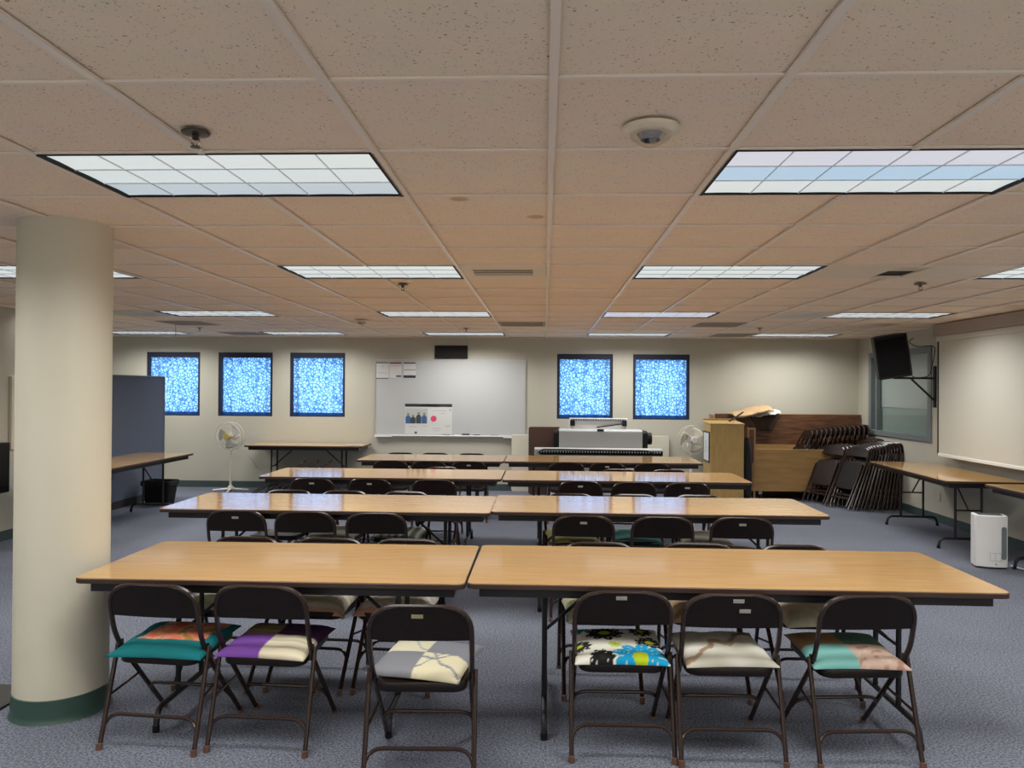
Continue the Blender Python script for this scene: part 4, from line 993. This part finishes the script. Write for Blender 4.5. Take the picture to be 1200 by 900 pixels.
for s_, z in lv: lnr.v += rr_ring(s_, z)
for a in range(2):
    for i in range(k): lnr.f.append((a*k + i, a*k + (i+1) % k, (a+1)*k + (i+1) % k, (a+1)*k + i))
lnr.build('liner', 'black_cloth', bn2)
wl = thing('wall_panel', 'narrow pale framed panel on the left wall behind the column', 'panel', (XL, 7.965, 0.955))
box(0.0, 0.035, -0.07, -0.035, 0, 0.78).build('frame_edge', 'cream_plastic', wl, smooth=False, bevel=0.004); box(0.0, 0.02, -0.035, 0.07, 0.0, 0.78).build('face', 'screen_white', wl, smooth=False)
wp2 = thing('wall_box', 'black wall mounted box at the left picture edge', 'wall box', (XL, 7.62, 0.52))
box(0, 0.09, -0.18, 0.18, 0, 0.52).build('case', 'dark_plastic', wp2, smooth=False, bevel=0.008); box(0.09, 0.095, -0.15, 0.15, 0.05, 0.45).build('door', 'black_trim', wp2, smooth=False)
o = MB().prism(rrect(-3.45, -2.725, 3.70, 4.05, 0.03), 0, 0.012).build('floor_mat', 'dark_mat'); tag(o, 'dark floor mat beside the column at the left picture edge', 'mat')

# ------------------------------------------------------------------ right side: speaker, purifier, outlet
br = thing('speaker_bracket', 'black steel wall arm holding the loudspeaker', 'bracket', (4.786, 9.60, 0))
box(-0.012, 0.008, -0.025, 0.025, 1.44, 1.95).build('wall_plate', 'black_trim', br, smooth=False)
MB().tube([(-0.01, 0, 1.80), (-0.50, 0, 1.80)], 0.013, 8).build('arm', 'black_trim', br)
MB().tube([(-0.01, 0, 1.53), (-0.285, 0, 1.79)], 0.013, 8).build('brace', 'black_trim', br)
sp = thing('loudspeaker', 'black loudspeaker tilted on a wall arm by the right window', 'speaker', (4.305, 9.60, 1.815))
def spk(u0=0):
    mb = MB(); ol = [(-0.20, -0.15), (0.16, -0.15), (0.19, -0.05), (0.12, 0.17), (-0.13, 0.17), (-0.20, 0.05)]
    return mb.prism(ol, 0.0, 0.52)
cab = spk().build('cabinet', 'dark_plastic', sp, bevel=0.012); 
gr = box(-0.185, 0.145, -0.156, -0.149, 0.03, 0.49).build('grille', 'mesh_black', cab, smooth=False, bevel=0.002)
cab.rotation_euler = (R(6), R(-9), R(-14))
MB().lathe([(0.03, -0.015), (0.03, 0.02)], n=12).build('mount_socket', 'black_trim', sp)
o = MB().tube(fillet([(4.46, 9.68, 2.05), (4.49, 9.66, 1.92), (4.53, 9.62, 1.80), (4.72, 9.60, 1.82), (4.775, 9.585, 2.10), (4.776, 9.58, 2.20), (4.60, 9.70, 2.19), (4.52, 9.75, 2.26), (4.60, 9.76, 2.30)], 0.06), 0.005, 6).build('black_cable', 'black_trim'); tag(o, 'black cord looping from the loudspeaker to the beam', 'cord')
ap = thing('air_purifier', 'white upright air purifier on the carpet before right wall tables', 'air purifier', (4.175, 7.38, 0), R(-14))
def pout(s=1.0):
    pts = []
    for k in range(13): x = -0.135 + 0.27 * k / 12; pts.append((x * s, (-0.085 - 0.03 * (1 - (x / 0.135) ** 2)) * s))
    for a in range(0, 91, 30): pts.append(((0.105 + 0.03 * math.cos(R(a))) * s, (0.05 + 0.03 * math.sin(R(a))) * s))
    for a in range(90, 181, 30): pts.append(((-0.105 + 0.03 * math.cos(R(a))) * s, (0.05 + 0.03 * math.sin(R(a))) * s))
    return pts
MB().prism(pout(), 0.012, 0.49).build('shell', 'white_plastic', ap, bevel=0.008)
MB().prism(pout(0.93), 0.0, 0.012).build('foot', 'dark_plastic', ap)
MB().prism([(-0.10, -0.07), (0.10, -0.07), (0.105, 0.045), (-0.105, 0.045)], 0.49, 0.494).build('top_grille', 'print_dark', ap, smooth=False)
sl = MB().prism(rrect(-0.022, 0.022, 0.09, 0.39, 0.02), -0.006, 0.004, 'y').build('side_slot', 'frame_grey', ap, (0.098, -0.100, 0)); sl.rotation_euler = (0, 0, R(18))
for z0_, z1_, xa, xb in ((0.075, 0.078, -0.02, 0.075), (0.145, 0.148, -0.02, 0.075), (0.075, 0.148, -0.02, -0.017), (0.075, 0.148, 0.025, 0.028), (0.075, 0.148, 0.072, 0.075)):
    box(xa, xb, -0.1165, -0.110, z0_, z1_).build('panel_line', 'paper_grey', ap, smooth=False)
MB().prism(circ(0.03, 0.045, 0.009, 12), -0.117, -0.108, 'y').build('button', 'grey_plastic', ap)
o = MB().tube(fillet([(4.33, 7.30, 0.03), (4.42, 7.22, 0.006), (4.55, 7.16, 0.006), (4.68, 7.30, 0.006), (4.90, 7.5, 0.006)], 0.08), 0.005, 6).build('purifier_cord', 'white_plastic'); tag(o, 'pale power cord trailing from the air purifier across carpet', 'cord')
ot = thing('wall_outlet', 'ivory power outlet low on the right wall beneath table', 'outlet', (XR, 9.80, 0.33))
box(-0.006, 0, -0.04, 0.04, -0.06, 0.06).build('plate', 'outlet_ivory', ot, smooth=False, bevel=0.002)
for z in (-0.03, 0.012): box(-0.009, -0.006, -0.015, 0.015, z, z + 0.024).build('socket', 'cream_plastic', ot, smooth=False)
o = sheet('paper_leaf', 'paper_grey', (-2.95, 11.80, 0.746), 0.26, 0.14, (0, 0, R(6)), 0.004, 'loose printed leaflet on the back wall table', 'paper', 0.002)
